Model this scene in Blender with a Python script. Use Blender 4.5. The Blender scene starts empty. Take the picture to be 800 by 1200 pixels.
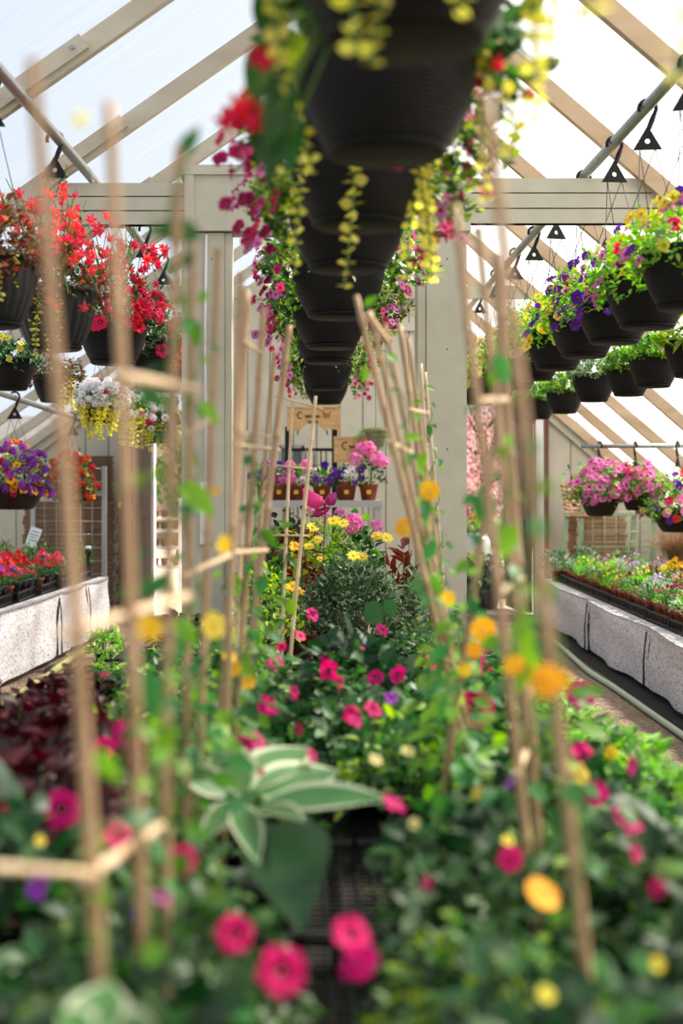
import bpy, math, random
from mathutils import Vector, Matrix
PI = math.pi
random.seed(7)
scene = bpy.context.scene
COL = scene.collection
F = 1667.0                      # focal length in pixels of the 800x1200 frame (50 mm lens)
VX, VY, EYE = 356.0, 568.0, 1.15

def P(px, py, d):
    return Vector(((px - VX) * d / F, d, EYE + (VY - py) * d / F))

def hexc(h):
    h = h.lstrip('#')
    f = lambda c: c / 12.92 if c <= 0.04045 else ((c + 0.055) / 1.055) ** 2.4
    return tuple(f(int(h[i:i + 2], 16) / 255) for i in (0, 2, 4)) + (1,)

# ------------------------------------------------------------------ materials
def new_mat(name):
    m = bpy.data.materials.new(name); m.use_nodes = True
    nt = m.node_tree; nt.nodes.clear()
    out = nt.nodes.new('ShaderNodeOutputMaterial')
    return m, nt, out

def N(nt, t, **kw):
    n = nt.nodes.new(t)
    for k, v in kw.items():
        if k in n.inputs: n.inputs[k].default_value = v
        else: setattr(n, k, v)
    return n

def solid(name, col, rough=0.6, metal=0.0, spec=0.4, noise=0.0, nscale=20, bump=0.0, bscale=60, c2=None):
    m, nt, out = new_mat(name)
    b = N(nt, 'ShaderNodeBsdfPrincipled'); L = nt.links
    c = hexc(col)
    b.inputs['Base Color'].default_value = c
    b.inputs['Roughness'].default_value = rough; b.inputs['Metallic'].default_value = metal
    b.inputs['Specular IOR Level'].default_value = spec
    tc = N(nt, 'ShaderNodeTexCoord')
    if noise or c2:
        n = N(nt, 'ShaderNodeTexNoise', Scale=nscale, Detail=5.0)
        L.new(tc.outputs['Object'], n.inputs['Vector'])
        r = N(nt, 'ShaderNodeValToRGB')
        r.color_ramp.elements[0].position = 0.35; r.color_ramp.elements[1].position = 0.68
        lo = hexc(c2) if c2 else tuple(x * (1 - noise) for x in c[:3]) + (1,)
        r.color_ramp.elements[0].color = lo; r.color_ramp.elements[1].color = c
        L.new(n.outputs['Fac'], r.inputs['Fac']); L.new(r.outputs['Color'], b.inputs['Base Color'])
    if bump:
        n2 = N(nt, 'ShaderNodeTexNoise', Scale=bscale, Detail=4.0)
        L.new(tc.outputs['Object'], n2.inputs['Vector'])
        bp = N(nt, 'ShaderNodeBump', Strength=bump, Distance=0.01)
        L.new(n2.outputs['Fac'], bp.inputs['Height']); L.new(bp.outputs['Normal'], b.inputs['Normal'])
    L.new(b.outputs[0], out.inputs[0])
    return m

def leafmat(name, c1, c2, trans=0.4, rough=0.45, c3=None, spec=0.35):
    """leaf or petal: each leaf its own tone, some light shines through"""
    m, nt, out = new_mat(name); L = nt.links
    g = N(nt, 'ShaderNodeNewGeometry'); oi = N(nt, 'ShaderNodeObjectInfo')
    r = N(nt, 'ShaderNodeValToRGB')
    r.color_ramp.elements[0].color = hexc(c1); r.color_ramp.elements[1].color = hexc(c2)
    if c3:
        e = r.color_ramp.elements.new(0.9); e.color = hexc(c2)
        r.color_ramp.elements[-1].color = hexc(c3)
    L.new(g.outputs['Random Per Island'], r.inputs['Fac'])
    hs = N(nt, 'ShaderNodeHueSaturation')
    mr = N(nt, 'ShaderNodeMapRange'); mr.inputs['To Min'].default_value = 0.8; mr.inputs['To Max'].default_value = 1.2
    L.new(oi.outputs['Random'], mr.inputs['Value']); L.new(mr.outputs['Result'], hs.inputs['Value'])
    mh = N(nt, 'ShaderNodeMapRange'); mh.inputs['To Min'].default_value = 0.488; mh.inputs['To Max'].default_value = 0.512
    L.new(oi.outputs['Random'], mh.inputs['Value']); L.new(mh.outputs['Result'], hs.inputs['Hue'])
    L.new(r.outputs['Color'], hs.inputs['Color'])
    b = N(nt, 'ShaderNodeBsdfPrincipled', Roughness=rough)
    b.inputs['Specular IOR Level'].default_value = spec
    t = N(nt, 'ShaderNodeBsdfTranslucent')
    hs2 = N(nt, 'ShaderNodeHueSaturation'); hs2.inputs['Saturation'].default_value = 1.15; hs2.inputs['Value'].default_value = 1.5
    L.new(hs.outputs['Color'], b.inputs['Base Color'])
    L.new(hs.outputs['Color'], hs2.inputs['Color']); L.new(hs2.outputs['Color'], t.inputs['Color'])
    mx = N(nt, 'ShaderNodeMixShader'); mx.inputs['Fac'].default_value = trans
    L.new(b.outputs[0], mx.inputs[1]); L.new(t.outputs[0], mx.inputs[2]); L.new(mx.outputs[0], out.inputs[0])
    return m

def panel_mat(name, col, clear):
    """twin-wall polycarbonate: lets most light straight through, scatters the rest"""
    m, nt, out = new_mat(name); L = nt.links
    tc = N(nt, 'ShaderNodeTexCoord'); mp = N(nt, 'ShaderNodeMapping'); mp.inputs['Scale'].default_value = (1.2, 55, 1.2)
    n = N(nt, 'ShaderNodeTexNoise', Scale=1.0, Detail=3.0)
    L.new(tc.outputs['Object'], mp.inputs['Vector']); L.new(mp.outputs[0], n.inputs['Vector'])
    mr = N(nt, 'ShaderNodeMapRange'); mr.inputs['To Min'].default_value = clear - 0.14; mr.inputs['To Max'].default_value = clear + 0.1
    L.new(n.outputs['Fac'], mr.inputs['Value'])
    t = N(nt, 'ShaderNodeBsdfTranslucent'); t.inputs['Color'].default_value = hexc(col)
    tr = N(nt, 'ShaderNodeBsdfTransparent'); tr.inputs['Color'].default_value = hexc(col)
    mx = N(nt, 'ShaderNodeMixShader'); L.new(mr.outputs['Result'], mx.inputs['Fac'])
    L.new(t.outputs[0], mx.inputs[1]); L.new(tr.outputs[0], mx.inputs[2]); L.new(mx.outputs[0], out.inputs[0])
    return m

def wood_mat(name, c1, c2, scale=(30, 30, 2.0), rough=0.7):
    m, nt, out = new_mat(name); L = nt.links
    tc = N(nt, 'ShaderNodeTexCoord'); mp = N(nt, 'ShaderNodeMapping'); mp.inputs['Scale'].default_value = scale
    n = N(nt, 'ShaderNodeTexNoise', Scale=1.0, Detail=6.0, Distortion=0.6)
    r = N(nt, 'ShaderNodeValToRGB'); r.color_ramp.elements[0].color = hexc(c1); r.color_ramp.elements[1].color = hexc(c2)
    r.color_ramp.elements[0].position = 0.3; r.color_ramp.elements[1].position = 0.7
    b = N(nt, 'ShaderNodeBsdfPrincipled', Roughness=rough)
    L.new(tc.outputs['Object'], mp.inputs['Vector']); L.new(mp.outputs[0], n.inputs['Vector']); L.new(n.outputs['Fac'], r.inputs['Fac'])
    L.new(r.outputs['Color'], b.inputs['Base Color']); L.new(b.outputs[0], out.inputs[0])
    bp = N(nt, 'ShaderNodeBump', Strength=0.25, Distance=0.004); L.new(n.outputs['Fac'], bp.inputs['Height']); L.new(bp.outputs['Normal'], b.inputs['Normal'])
    return m

def gravel_mat(name, c1, c2, c3, scale=55):
    m, nt, out = new_mat(name); L = nt.links
    tc = N(nt, 'ShaderNodeTexCoord')
    v = N(nt, 'ShaderNodeTexVoronoi', Scale=float(scale)); n = N(nt, 'ShaderNodeTexNoise', Scale=2.5, Detail=6.0)
    L.new(tc.outputs['Object'], v.inputs['Vector']); L.new(tc.outputs['Object'], n.inputs['Vector'])
    r = N(nt, 'ShaderNodeValToRGB'); r.color_ramp.elements[0].color = hexc(c1); r.color_ramp.elements[1].color = hexc(c2)
    L.new(v.outputs['Color'], r.inputs['Fac'])
    mx = N(nt, 'ShaderNodeMixRGB'); mx.inputs['Color2'].default_value = hexc(c3)
    mr = N(nt, 'ShaderNodeMapRange'); mr.inputs['From Min'].default_value = 0.45; mr.inputs['From Max'].default_value = 0.7
    L.new(n.outputs['Fac'], mr.inputs['Value']); L.new(mr.outputs['Result'], mx.inputs['Fac']); L.new(r.outputs['Color'], mx.inputs['Color1'])
    b = N(nt, 'ShaderNodeBsdfPrincipled', Roughness=0.9); L.new(mx.outputs['Color'], b.inputs['Base Color'])
    bp = N(nt, 'ShaderNodeBump', Strength=0.9, Distance=0.015); L.new(v.outputs['Distance'], bp.inputs['Height']); L.new(bp.outputs['Normal'], b.inputs['Normal'])
    L.new(b.outputs[0], out.inputs[0])
    return m

def cloth_mat(name):
    """pale landscape cloth printed with small dots in blue, orange and pink"""
    m, nt, out = new_mat(name); L = nt.links
    tc = N(nt, 'ShaderNodeTexCoord')
    b = N(nt, 'ShaderNodeBsdfPrincipled', Roughness=0.6)
    prev = None
    base = N(nt, 'ShaderNodeRGB'); base.outputs[0].default_value = hexc('#e0dfe6'); prev = base.outputs[0]
    for sc, th, cols in ((34.0, 0.27, ('#6a769c', '#a2a9c4')), (52.0, 0.28, ('#d3a684', '#dcb6b8')), (44.0, 0.22, ('#4a5276', '#a88aa6'))):
        v = N(nt, 'ShaderNodeTexVoronoi', Scale=sc); L.new(tc.outputs['Object'], v.inputs['Vector'])
        lt = N(nt, 'ShaderNodeMath', operation='LESS_THAN'); lt.inputs[1].default_value = th
        L.new(v.outputs['Distance'], lt.inputs[0])
        r = N(nt, 'ShaderNodeValToRGB'); r.color_ramp.elements[0].color = hexc(cols[0]); r.color_ramp.elements[1].color = hexc(cols[1])
        L.new(v.outputs['Color'], r.inputs['Fac'])
        mx = N(nt, 'ShaderNodeMixRGB'); L.new(lt.outputs[0], mx.inputs['Fac']); L.new(prev, mx.inputs['Color1']); L.new(r.outputs['Color'], mx.inputs['Color2'])
        prev = mx.outputs['Color']
    L.new(prev, b.inputs['Base Color'])
    t = N(nt, 'ShaderNodeBsdfTranslucent'); L.new(prev, t.inputs['Color'])
    mx = N(nt, 'ShaderNodeMixShader'); mx.inputs['Fac'].default_value = 0.2
    L.new(b.outputs[0], mx.inputs[1]); L.new(t.outputs[0], mx.inputs[2]); L.new(mx.outputs[0], out.inputs[0])
    return m

def pot_mat(name, col, ridges=260.0, rough=0.5):
    m, nt, out = new_mat(name); L = nt.links
    tc = N(nt, 'ShaderNodeTexCoord')
    w = N(nt, 'ShaderNodeTexWave', Scale=ridges / 6.283, Distortion=1.5, Detail=2.0); w.bands_direction = 'Z'
    L.new(tc.outputs['Object'], w.inputs['Vector'])
    b = N(nt, 'ShaderNodeBsdfPrincipled', Roughness=rough); b.inputs['Base Color'].default_value = hexc(col); b.inputs['Specular IOR Level'].default_value = 0.22
    bp = N(nt, 'ShaderNodeBump', Strength=0.4, Distance=0.004); L.new(w.outputs['Fac'], bp.inputs['Height']); L.new(bp.outputs['Normal'], b.inputs['Normal'])
    L.new(b.outputs[0], out.inputs[0])
    return m

M = dict(
    paint=solid('cream_paint', '#c9c4b3', 0.6, noise=0.1, nscale=9, bump=0.08),
    paint2=solid('cream_siding', '#cdc8b6', 0.65, noise=0.12, nscale=5, bump=0.1),
    groove=solid('groove_shadow_gap', '#6a675c', 0.9),
    white=solid('white_trim', '#e6e4e2', 0.5),
    rawwood=wood_mat('raw_pine', '#a98a6c', '#cdb598', (2.0, 60, 5)),
    paintwood=wood_mat('weathered_painted_wood', '#b0a48f', '#cbc2b0', (2.0, 60, 5)),
    bench=wood_mat('bench_wood', '#2a241e', '#463b30', (40, 3, 40)),
    bamboo=wood_mat('bamboo', '#94724f', '#bf9e7a', (120, 120, 7), 0.5),
    bamboo2=wood_mat('bamboo_pale', '#c6a482', '#e3c9a7', (90, 90, 9), 0.5),
    node=solid('bamboo_node', '#7f6046', 0.6),
    pipe=solid('galvanised_pipe', '#a3a6a8', 0.38, metal=0.75, noise=0.2, nscale=30),
    black=solid('black_plastic', '#151619', 0.5, spec=0.3),
    blackdull=solid('dull_black_plastic', '#0e0e0f', 0.6, spec=0.2),
    wire=solid('dark_wire', '#26282c', 0.5),
    pot=pot_mat('ridged_black_plastic', '#131112', rough=0.6),
    potbrown=pot_mat('ridged_brown_plastic', '#2a1e19', 200.0),
    potrib=solid('ribbed_black_plastic', '#1c1c1e', 0.45, spec=0.4),
    terra=solid('terracotta_plastic', '#8c4529', 0.6, noise=0.2),
    greypot=solid('grey_plastic', '#77797c', 0.55),
    soil=solid('potting_soil', '#2a211a', 0.95, bump=0.6),
    ground=gravel_mat('brown_gravel', '#5b4a3d', '#a08a74', '#6b5a4b', 60),
    pale=gravel_mat('pale_gravel', '#cbb39f', '#efe2d2', '#d9c4b0', 40),
    cloth=cloth_mat('dotted_cloth'),
    hose=solid('yellow_green_hose', '#98995f', 0.55),
    hose2=solid('grey_green_hose', '#a3b09a', 0.45),
    darkdoor=wood_mat('dark_brown_door', '#2e1c1a', '#432a26', (12, 12, 1.5)),
    redtrim=solid('red_brown_trim', '#6e3f39', 0.6),
    grey=solid('grey_frame', '#a9acae', 0.5),
    steel=solid('silver_frame', '#aeb3b5', 0.4, metal=0.4),
    green_frame=solid('pale_green_frame', '#9db08f', 0.5),
    mat=wood_mat('brown_mat', '#8f6a4f', '#b58d6c', (8, 8, 60)),
    burlap=wood_mat('dark_brown_mat', '#5f4230', '#7d5a44', (8, 8, 50)),
    signwood=wood_mat('sign_wood', '#b98a58', '#d8b07c', (9, 9, 40)),
    ink=solid('burnt_lettering', '#3f2a1c', 0.8),
    tag=solid('white_card', '#e3e5ea', 0.6),
    taginkk=solid('card_print', '#8b93a6', 0.7),
    bwing=leafmat('pink_wing', '#d94fa0', '#e460ae', 0.3), bdots=solid('white_dots', '#f4e6ee', 0.5), bwing2=leafmat('dark_pink_wing', '#a81f5e', '#b82867', 0.25),
    barkk=solid('bark', '#5a4639', 0.9, noise=0.3, bump=0.4),
    whiteglaze=solid('white_glaze', '#d5dae2', 0.25),
    stemgreen=solid('green_stem', '#5c7d35', 0.6),
    # leaves
    lf_mid=leafmat('leaf_mid_green', '#1c3f1c', '#4a7838', 0.36, c3='#a3bd78', spec=0.5),  # palest tone paints a highlight into the colour of a few leaves
    lf_blue=leafmat('leaf_blue_green', '#1a3c20', '#456e40', 0.32, c3='#a9c29a', spec=0.55),  # here too the pale last tone is a highlight put into the colour
    lf_light=leafmat('leaf_light_green', '#528c2e', '#8fc04c', 0.48),
    lf_yel=leafmat('leaf_yellow_green', '#6f9a2f', '#b3c548', 0.45),
    lf_dark=leafmat('leaf_dark_green', '#102816', '#244c26', 0.3),
    lf_coleus=leafmat('leaf_dark_red', '#1c080d', '#4a111b', 0.3, c3='#8f1f29'),
    lf_bronze=leafmat('leaf_bronze', '#4a3526', '#8d6a48', 0.35, c3='#a8943f'),
    lf_silver=leafmat('leaf_silver_green', '#6b8a70', '#a7bd9c', 0.35),
    lf_gold=leafmat('leaf_creeping_gold', '#d9d558', '#f7ef88', 0.5),
    lf_vine=leafmat('leaf_vine', '#4c7d24', '#83ab3c', 0.48),
    lf_vine_d=leafmat('leaf_vine_deep', '#2a5f31', '#4d8746', 0.4),
    lf_hosta=leafmat('leaf_hosta', '#4a7a44', '#6f9a62', 0.42), lf_hostaw=leafmat('leaf_hosta_edge', '#cdd6b0', '#e2e7cc', 0.45),
    lf_redbrown=leafmat('leaf_red_brown', '#5e1f1c', '#9a4a30', 0.35),
    lf_grass=leafmat('leaf_tan_grass', '#a98a6c', '#d0b595', 0.4),
    lf_pink=leafmat('blossom_pink', '#b89098', '#dcc0c4', 0.3),
    throat=solid('flower_throat', '#5e1038', 0.7), yc=solid('flower_yellow_centre', '#d9b23c', 0.7),
    dc=solid('flower_dark_centre', '#3a1a14', 0.7),
)
PET = dict(
    magenta=('#c00f62', '#e0267c'), rose=('#d6336d', '#e8608f'), purple=('#4a2380', '#6d3aa5'), violet=('#8a35a8', '#a44fc0'),
    yellow=('#e0c53a', '#f0dc66'), paleyellow=('#e6d98a', '#f2ebb0'), orange=('#e8941c', '#f4ad2f'), red=('#c2192b', '#dd3a3c'),
    coral=('#dc3850', '#f0707a'), crimson=('#d01846', '#ea3366'), white=('#e9e6ea', '#f6f3f5'), pink=('#e06ab0', '#f08fc8'), mauve=('#a84f8c', '#d687b8'),
    wine=('#8f1744', '#b82a5e'), scarlet=('#a81420', '#cc2730'), gold=('#efb01f', '#f7c836'), peach=('#d98058', '#e8a07a'), lilac=('#b897cf', '#d3bce2'),
)
for k, (a, b_) in PET.items():
    M['p_' + k] = leafmat('petal_' + k, a, b_, 0.35, 0.55, spec=0.15)

# ------------------------------------------------------------------ mesh builder
class MB:
    def __init__(s): s.v, s.f, s.m = [], [], []
    def add(s, vs, fs, mi=0):
        o = len(s.v); s.v += [tuple(v) for v in vs]
        for f in fs: s.f.append(tuple(i + o for i in f)); s.m.append(mi)
    def box(s, lo, hi, mi=0, mat=None):
        (x0, y0, z0), (x1, y1, z1) = lo, hi
        vs = [Vector(c) for c in ((x0,y0,z0),(x1,y0,z0),(x1,y1,z0),(x0,y1,z0),(x0,y0,z1),(x1,y0,z1),(x1,y1,z1),(x0,y1,z1))]
        if mat: vs = [mat @ v for v in vs]
        s.add(vs, [(0,3,2,1),(4,5,6,7),(0,1,5,4),(1,2,6,5),(2,3,7,6),(3,0,4,7)], mi)
    def bar(s, a, b, w, h, mi=0, up=(0,0,1)):
        a, b = Vector(a), Vector(b); d = (b - a); L = d.length; d.normalize()
        r = d.cross(Vector(up)); r.normalize(); u = r.cross(d)
        vs = []
        for t in (a, b):
            for (i, j) in ((-1,-1),(1,-1),(1,1),(-1,1)): vs.append(t + r * w / 2 * i + u * h / 2 * j)
        s.add(vs, [(0,1,2,3),(7,6,5,4),(0,4,5,1),(1,5,6,2),(2,6,7,3),(3,7,4,0)], mi)
    def tube(s, pts, r, n=8, mi=0, cap=True):
        pts = [Vector(p) for p in pts]; k = len(pts)
        rs = r if isinstance(r, (list, tuple)) else [r] * k
        vs = []; ref = None
        for i, p in enumerate(pts):
            t = (pts[min(i+1, k-1)] - pts[max(i-1, 0)]).normalized()
            if ref is None:
                ref = Vector((0,0,1)) if abs(t.z) < 0.9 else Vector((1,0,0))
            x = t.cross(ref).normalized(); y = x.cross(t); ref = y
            y = x.cross(t).normalized(); ref = -t.cross(x) if False else y
            for j in range(n):
                a = 2 * PI * j / n
                vs.append(p + x * math.cos(a) * rs[i] + y * math.sin(a) * rs[i])
        fs = []
        for i in range(k - 1):
            for j in range(n):
                a, b = i*n + j, i*n + (j+1) % n
                fs.append((a, b, b + n, a + n))
        if cap:
            fs.append(tuple(range(n))[::-1]); fs.append(tuple(range((k-1)*n, k*n)))
        s.add(vs, fs, mi)
    def lathe(s, prof, n=32, c=(0,0,0), mi=0, wob=None):
        vs = []; c = Vector(c)
        for i, (r, z) in enumerate(prof):
            for j in range(n):
                a = 2*PI*j/n; rr = r * (wob(a, i) if wob else 1)
                vs.append(c + Vector((rr*math.cos(a), rr*math.sin(a), z)))
        fs = []
        for i in range(len(prof) - 1):
            for j in range(n):
                a, b = i*n + j, i*n + (j+1) % n
                fs.append((a, b, b+n, a+n))
        if prof[0][0] > 1e-4: fs.append(tuple(range(n))[::-1])
        if prof[-1][0] > 1e-4: fs.append(tuple(range((len(prof)-1)*n, len(prof)*n)))
        s.add(vs, fs, mi)
    def prism(s, poly, ax0, ax1, M4, mi=0):
        """polygon in local XY, extruded from z=ax0 to ax1, placed with matrix"""
        n = len(poly)
        vs = [M4 @ Vector((x, y, ax0)) for x, y in poly] + [M4 @ Vector((x, y, ax1)) for x, y in poly]
        s.add(vs, [tuple(range(n))[::-1], tuple(range(n, 2*n))] + [(i, (i+1) % n, (i+1) % n + n, i + n) for i in range(n)], mi)
    def leaf(s, p, d, nrm, L, W, mi=0, curl=0.2, fold=0.15):
        p, d = Vector(p), Vector(d).normalized(); nrm = Vector(nrm)
        r = d.cross(nrm)
        if r.length < 1e-4: r = d.cross(Vector((0.3, 0.8, 0.5)))
        r.normalize(); n = r.cross(d)
        q = lambda t: p + d * L * t - n * L * curl * t * t
        c1, c2 = q(0.36), q(0.72)
        s.add([p, c1 - r*W*0.5 + n*W*fold, c1, c1 + r*W*0.5 + n*W*fold, c2 - r*W*0.36 + n*W*fold*0.7, c2, c2 + r*W*0.36 + n*W*fold*0.7, q(1.0)],
              [(0,2,1),(0,3,2),(1,2,5,4),(2,3,6,5),(4,5,7),(5,6,7)], mi)
    def bigleaf(s, p, d, nrm, L, W, mi=0, edge=None, curl=0.35, fold=0.25, nu=8):
        p, d = Vector(p), Vector(d).normalized(); nrm = Vector(nrm)
        r = d.cross(nrm).normalized(); n = r.cross(d)
        cols = (-1, -0.74, -0.37, 0, 0.37, 0.74, 1); vs = []; fs = []; ms = []
        for i in range(nu + 1):
            t = i / nu; w = W * 0.5 * (math.sin(PI * min(1, (t + 0.04)) ** 0.8) ** 0.85 if t < 1 else 0.0)
            c = p + d * L * t - n * L * curl * t * t
            for k in cols:
                vs.append(c + r * w * k + n * w * (fold * abs(k) ** 1.3 + 0.05 * math.sin(k * 9)))
        nc = len(cols)
        o = len(s.v); s.v += [tuple(v) for v in vs]
        for i in range(nu):
            for k in range(nc - 1):
                a = o + i*nc + k
                s.f.append((a, a+1, a+nc+1, a+nc)); s.m.append(edge if (edge is not None and k in (0, nc-2)) else mi)
    def mesh(s, name, mats, base=(0,0,0), smooth=True):
        me = bpy.data.meshes.new(name)
        b = Vector(base)
        me.from_pydata([Vector(v) - b for v in s.v], [], s.f)
        for m in (mats if isinstance(mats, (list, tuple)) else [mats]): me.materials.append(M[m] if isinstance(m, str) else m)
        me.polygons.foreach_set('material_index', s.m)
        me.polygons.foreach_set('use_smooth', [smooth] * len(s.f))
        me.update()
        return me
    def build(s, name, mats, parent=None, base=None, smooth=True):
        """parts are given in world coordinates; their thing's base is taken off"""
        if base is None: base = parent['_b'] if parent is not None and '_b' in parent else (0,0,0)
        return link(name, s.mesh(name, mats, base, smooth), parent)

def link(name, me, parent=None, loc=None, rot=None, scale=None):
    o = bpy.data.objects.new(name, me); COL.objects.link(o)
    if parent is not None: o.parent = parent
    if loc is not None: o.location = loc
    if rot is not None: o.rotation_euler = rot
    if scale is not None: o.scale = (scale,)*3 if isinstance(scale, (int, float)) else scale
    return o

def smooth_flat(o):  # flat-shaded hard surfaces
    for p in o.data.polygons: p.use_smooth = False
    return o

EMPT = []
def thing(name, label, cat, loc=(0,0,0), group=None):
    o = bpy.data.objects.new(name, None); COL.objects.link(o)
    o.location = loc; o.empty_display_size = 0.05
    o['label'] = label; o['category'] = cat
    if group: o['group'] = group
    o['_b'] = tuple(loc); EMPT.append(o)
    return o
def tag(o, label, cat, group=None):
    o['label'] = label; o['category'] = cat
    if group: o['group'] = group
    return o
def struct(name, mb, mats, smooth=False):
    o = mb.build(name, mats, smooth=smooth); o['kind'] = 'structure'; return o
ORD = 'first second third fourth fifth sixth seventh eighth ninth tenth eleventh twelfth thirteenth fourteenth fifteenth sixteenth seventeenth eighteenth nineteenth twentieth'.split()
def ordn(i):
    if i < 20: return ORD[i]
    tens = {2: 'twenty', 3: 'thirty', 4: 'forty', 5: 'fifty'}[(i + 1) // 10]; u = (i + 1) % 10
    return tens + '-' + ORD[u - 1] if u else {20: 'twentieth', 30: 'thirtieth', 40: 'fortieth', 50: 'fiftieth'}[i + 1]
NUM = ['no', 'one', 'two', 'three', 'four', 'five', 'six', 'seven', 'eight', 'nine']
U = random.uniform

# ------------------------------------------------------------------ the greenhouse shell
def roofL(x): return 3.24 + 0.70 * x
def roofR(x): return 3.75 - 0.86 * x
RX = (3.75 - 3.24) / 1.56; RZ = roofL(RX)
XL, XR, ZE = -3.34, 3.31, 0.9
YF, YB = -1.5, 12.5
mb = MB(); mb.add([(-9,-3,0),(9,-3,0),(9,12.6,0),(-9,12.6,0)], [(0,1,2,3)])
o = struct('floor', mb, 'ground')
mb = MB(); mb.add([(-14,12.6,-0.001),(14,12.6,-0.001),(14,40,-0.001),(-14,40,-0.001)], [(0,1,2,3)])
struct('path', mb, 'pale')
rafters = [-0.6, 0.5, 1.6, 2.7, 3.8, 4.9, 5.97, 7.15, 8.2, 9.3, 10.4, 11.5, 12.42]
RH, RW = 0.07, 0.042
for y in rafters:
    for side in (0, 1):
        mb = MB()
        a, b = (Vector((RX, y, RZ)), Vector((XL, y, ZE))) if side == 0 else (Vector((RX, y, RZ)), Vector((XR, y, ZE)))
        d = (b - a).normalized(); dn = Vector((0, 1, 0)).cross(d) if side == 0 else d.cross(Vector((0, 1, 0)))
        if dn.z > 0: dn = -dn
        mb.bar(a + dn * (RH/2 + 0.012), b + dn * (RH/2 + 0.012), RW, RH, up=dn)
        if side == 0:   # doubled-up splice board and bolts on the painted side
            m1, m2 = a.lerp(b, 0.3), a.lerp(b, 0.36 + 0.3*((y*3.7) % 1))
            mb.bar(m1 + dn*(RH/2) - Vector((0, RW*0.7, 0)), m2 + dn*(RH/2) - Vector((0, RW*0.7, 0)), 0.02, RH*0.8, up=dn)
            for t in (0.31, 0.45, 0.59):
                q = a.lerp(b, t) + dn*RH*0.5 - Vector((0, RW*0.7 + 0.012, 0))
                mb.tube([q, q - Vector((0, 0.008, 0))], 0.008, 8, mi=1)
        elif abs(y - 7.15) < 0.01:
            q = a.lerp(b, 0.335) + dn * (RH/2 + 0.012)   # metal strap
            mb.bar(q - d*0.05, q + d*0.05, RW + 0.006, RH + 0.006, 1, up=dn)
        struct('roof_beam', mb, (['paintwood', 'pipe'] if side == 0 else ['rawwood', 'pipe']))
mats_panel = [panel_mat('polycarbonate_left', '#e8edf4', 0.82), panel_mat('polycarbonate_right', '#fbfbfb', 0.74)]
for i in range(len(rafters) - 1):
    y0, y1 = rafters[i] + 0.003, rafters[i+1] - 0.003
    for side in (0, 1):
        mb = MB()
        if side == 0: mb.add([(XL - 0.1, y0, ZE - 0.07), (XL - 0.1, y1, ZE - 0.07), (RX, y1, RZ), (RX, y0, RZ)], [(0,1,2,3)])
        else: mb.add([(RX, y0, RZ), (RX, y1, RZ), (XR + 0.1, y1, ZE - 0.086), (XR + 0.1, y0, ZE - 0.086)], [(0,1,2,3)])
        struct('roof_panel', mb, mats_panel[side])
for name, x, s in (('wall_left', XL, -1), ('wall_right', XR, 1)):
    mb = MB()
    mb.box((min(x, x + s*0.06), YF, 0), (max(x, x + s*0.06), YB, ZE))
    for k in range(47): mb.box((x - s*0.008 if s > 0 else x, YF + k*0.3, 0), (x if s > 0 else x + 0.008, YF + k*0.3 + 0.03, ZE - 0.05))
    struct(name, mb, 'paint2')
# purlins, ridge
mb = MB(); mb.box((RX - 0.02, YF, RZ - 0.16), (RX + 0.02, YB, RZ - 0.01)); struct('roof_beam', mb, 'paintwood')

# end wall: boards of siding cut round two doorways
ZT = 2.83
def wall_top(x): return min(ZT, roofL(x) if x < RX else roofR(x)) - 0.02
DL = (-1.31, -0.86, 1.95); DR = (1.22, 2.03, 1.98)       # doorways: x0, x1, head
mb = MB(); x = XL
edges = sorted(set([round(XL + 0.203 * k, 4) for k in range(33)] + [DL[0], DL[1], DR[0], DR[1], XR]))
for a, b in zip(edges, edges[1:]):
    if b - a < 0.01: continue
    c = (a + b) / 2; z0 = 0.0
    for D in (DL, DR):
        if D[0] < c < D[1]: z0 = D[2]
    mb.add([(a + 0.004, 12.5, z0), (b - 0.004, 12.5, z0), (b - 0.004, 12.5, wall_top(b)), (a + 0.004, 12.5, wall_top(a)),
            (a + 0.004, 12.53, z0), (b - 0.004, 12.53, z0), (b - 0.004, 12.53, wall_top(b)), (a + 0.004, 12.53, wall_top(a))],
           [(0,1,2,3),(0,3,7,4),(1,5,6,2),(3,2,6,7),(0,4,5,1)], 0)
    mb.add([(a, 12.535, z0), (b, 12.535, z0), (b, 12.535, wall_top(b)), (a, 12.535, wall_top(a))], [(0,1,2,3)], 1)
for z in (2.78, 2.5):
    mb.box((-0.5, 12.47, z), (1.45 if z < 2.6 else 1.1, 12.5, z + 0.07))
mb.bar((XR - 0.05, 12.47, roofR(XR - 0.05) - 0.1), (1.1, 12.47, roofR(1.1) - 0.1), 0.03, 0.14)
mb.bar((XL + 0.05, 12.47, roofL(XL + 0.05) - 0.1), (-0.6, 12.47, roofL(-0.6) - 0.1), 0.03, 0.14)
struct('wall_back', mb, ['paint2', 'groove'])
mb = MB()
mb.add([(-0.57, 12.5, ZT), (1.06, 12.5, ZT), (RX, 12.5, RZ)], [(0,1,2)])
struct('window_1', mb, mats_panel[1])
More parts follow.
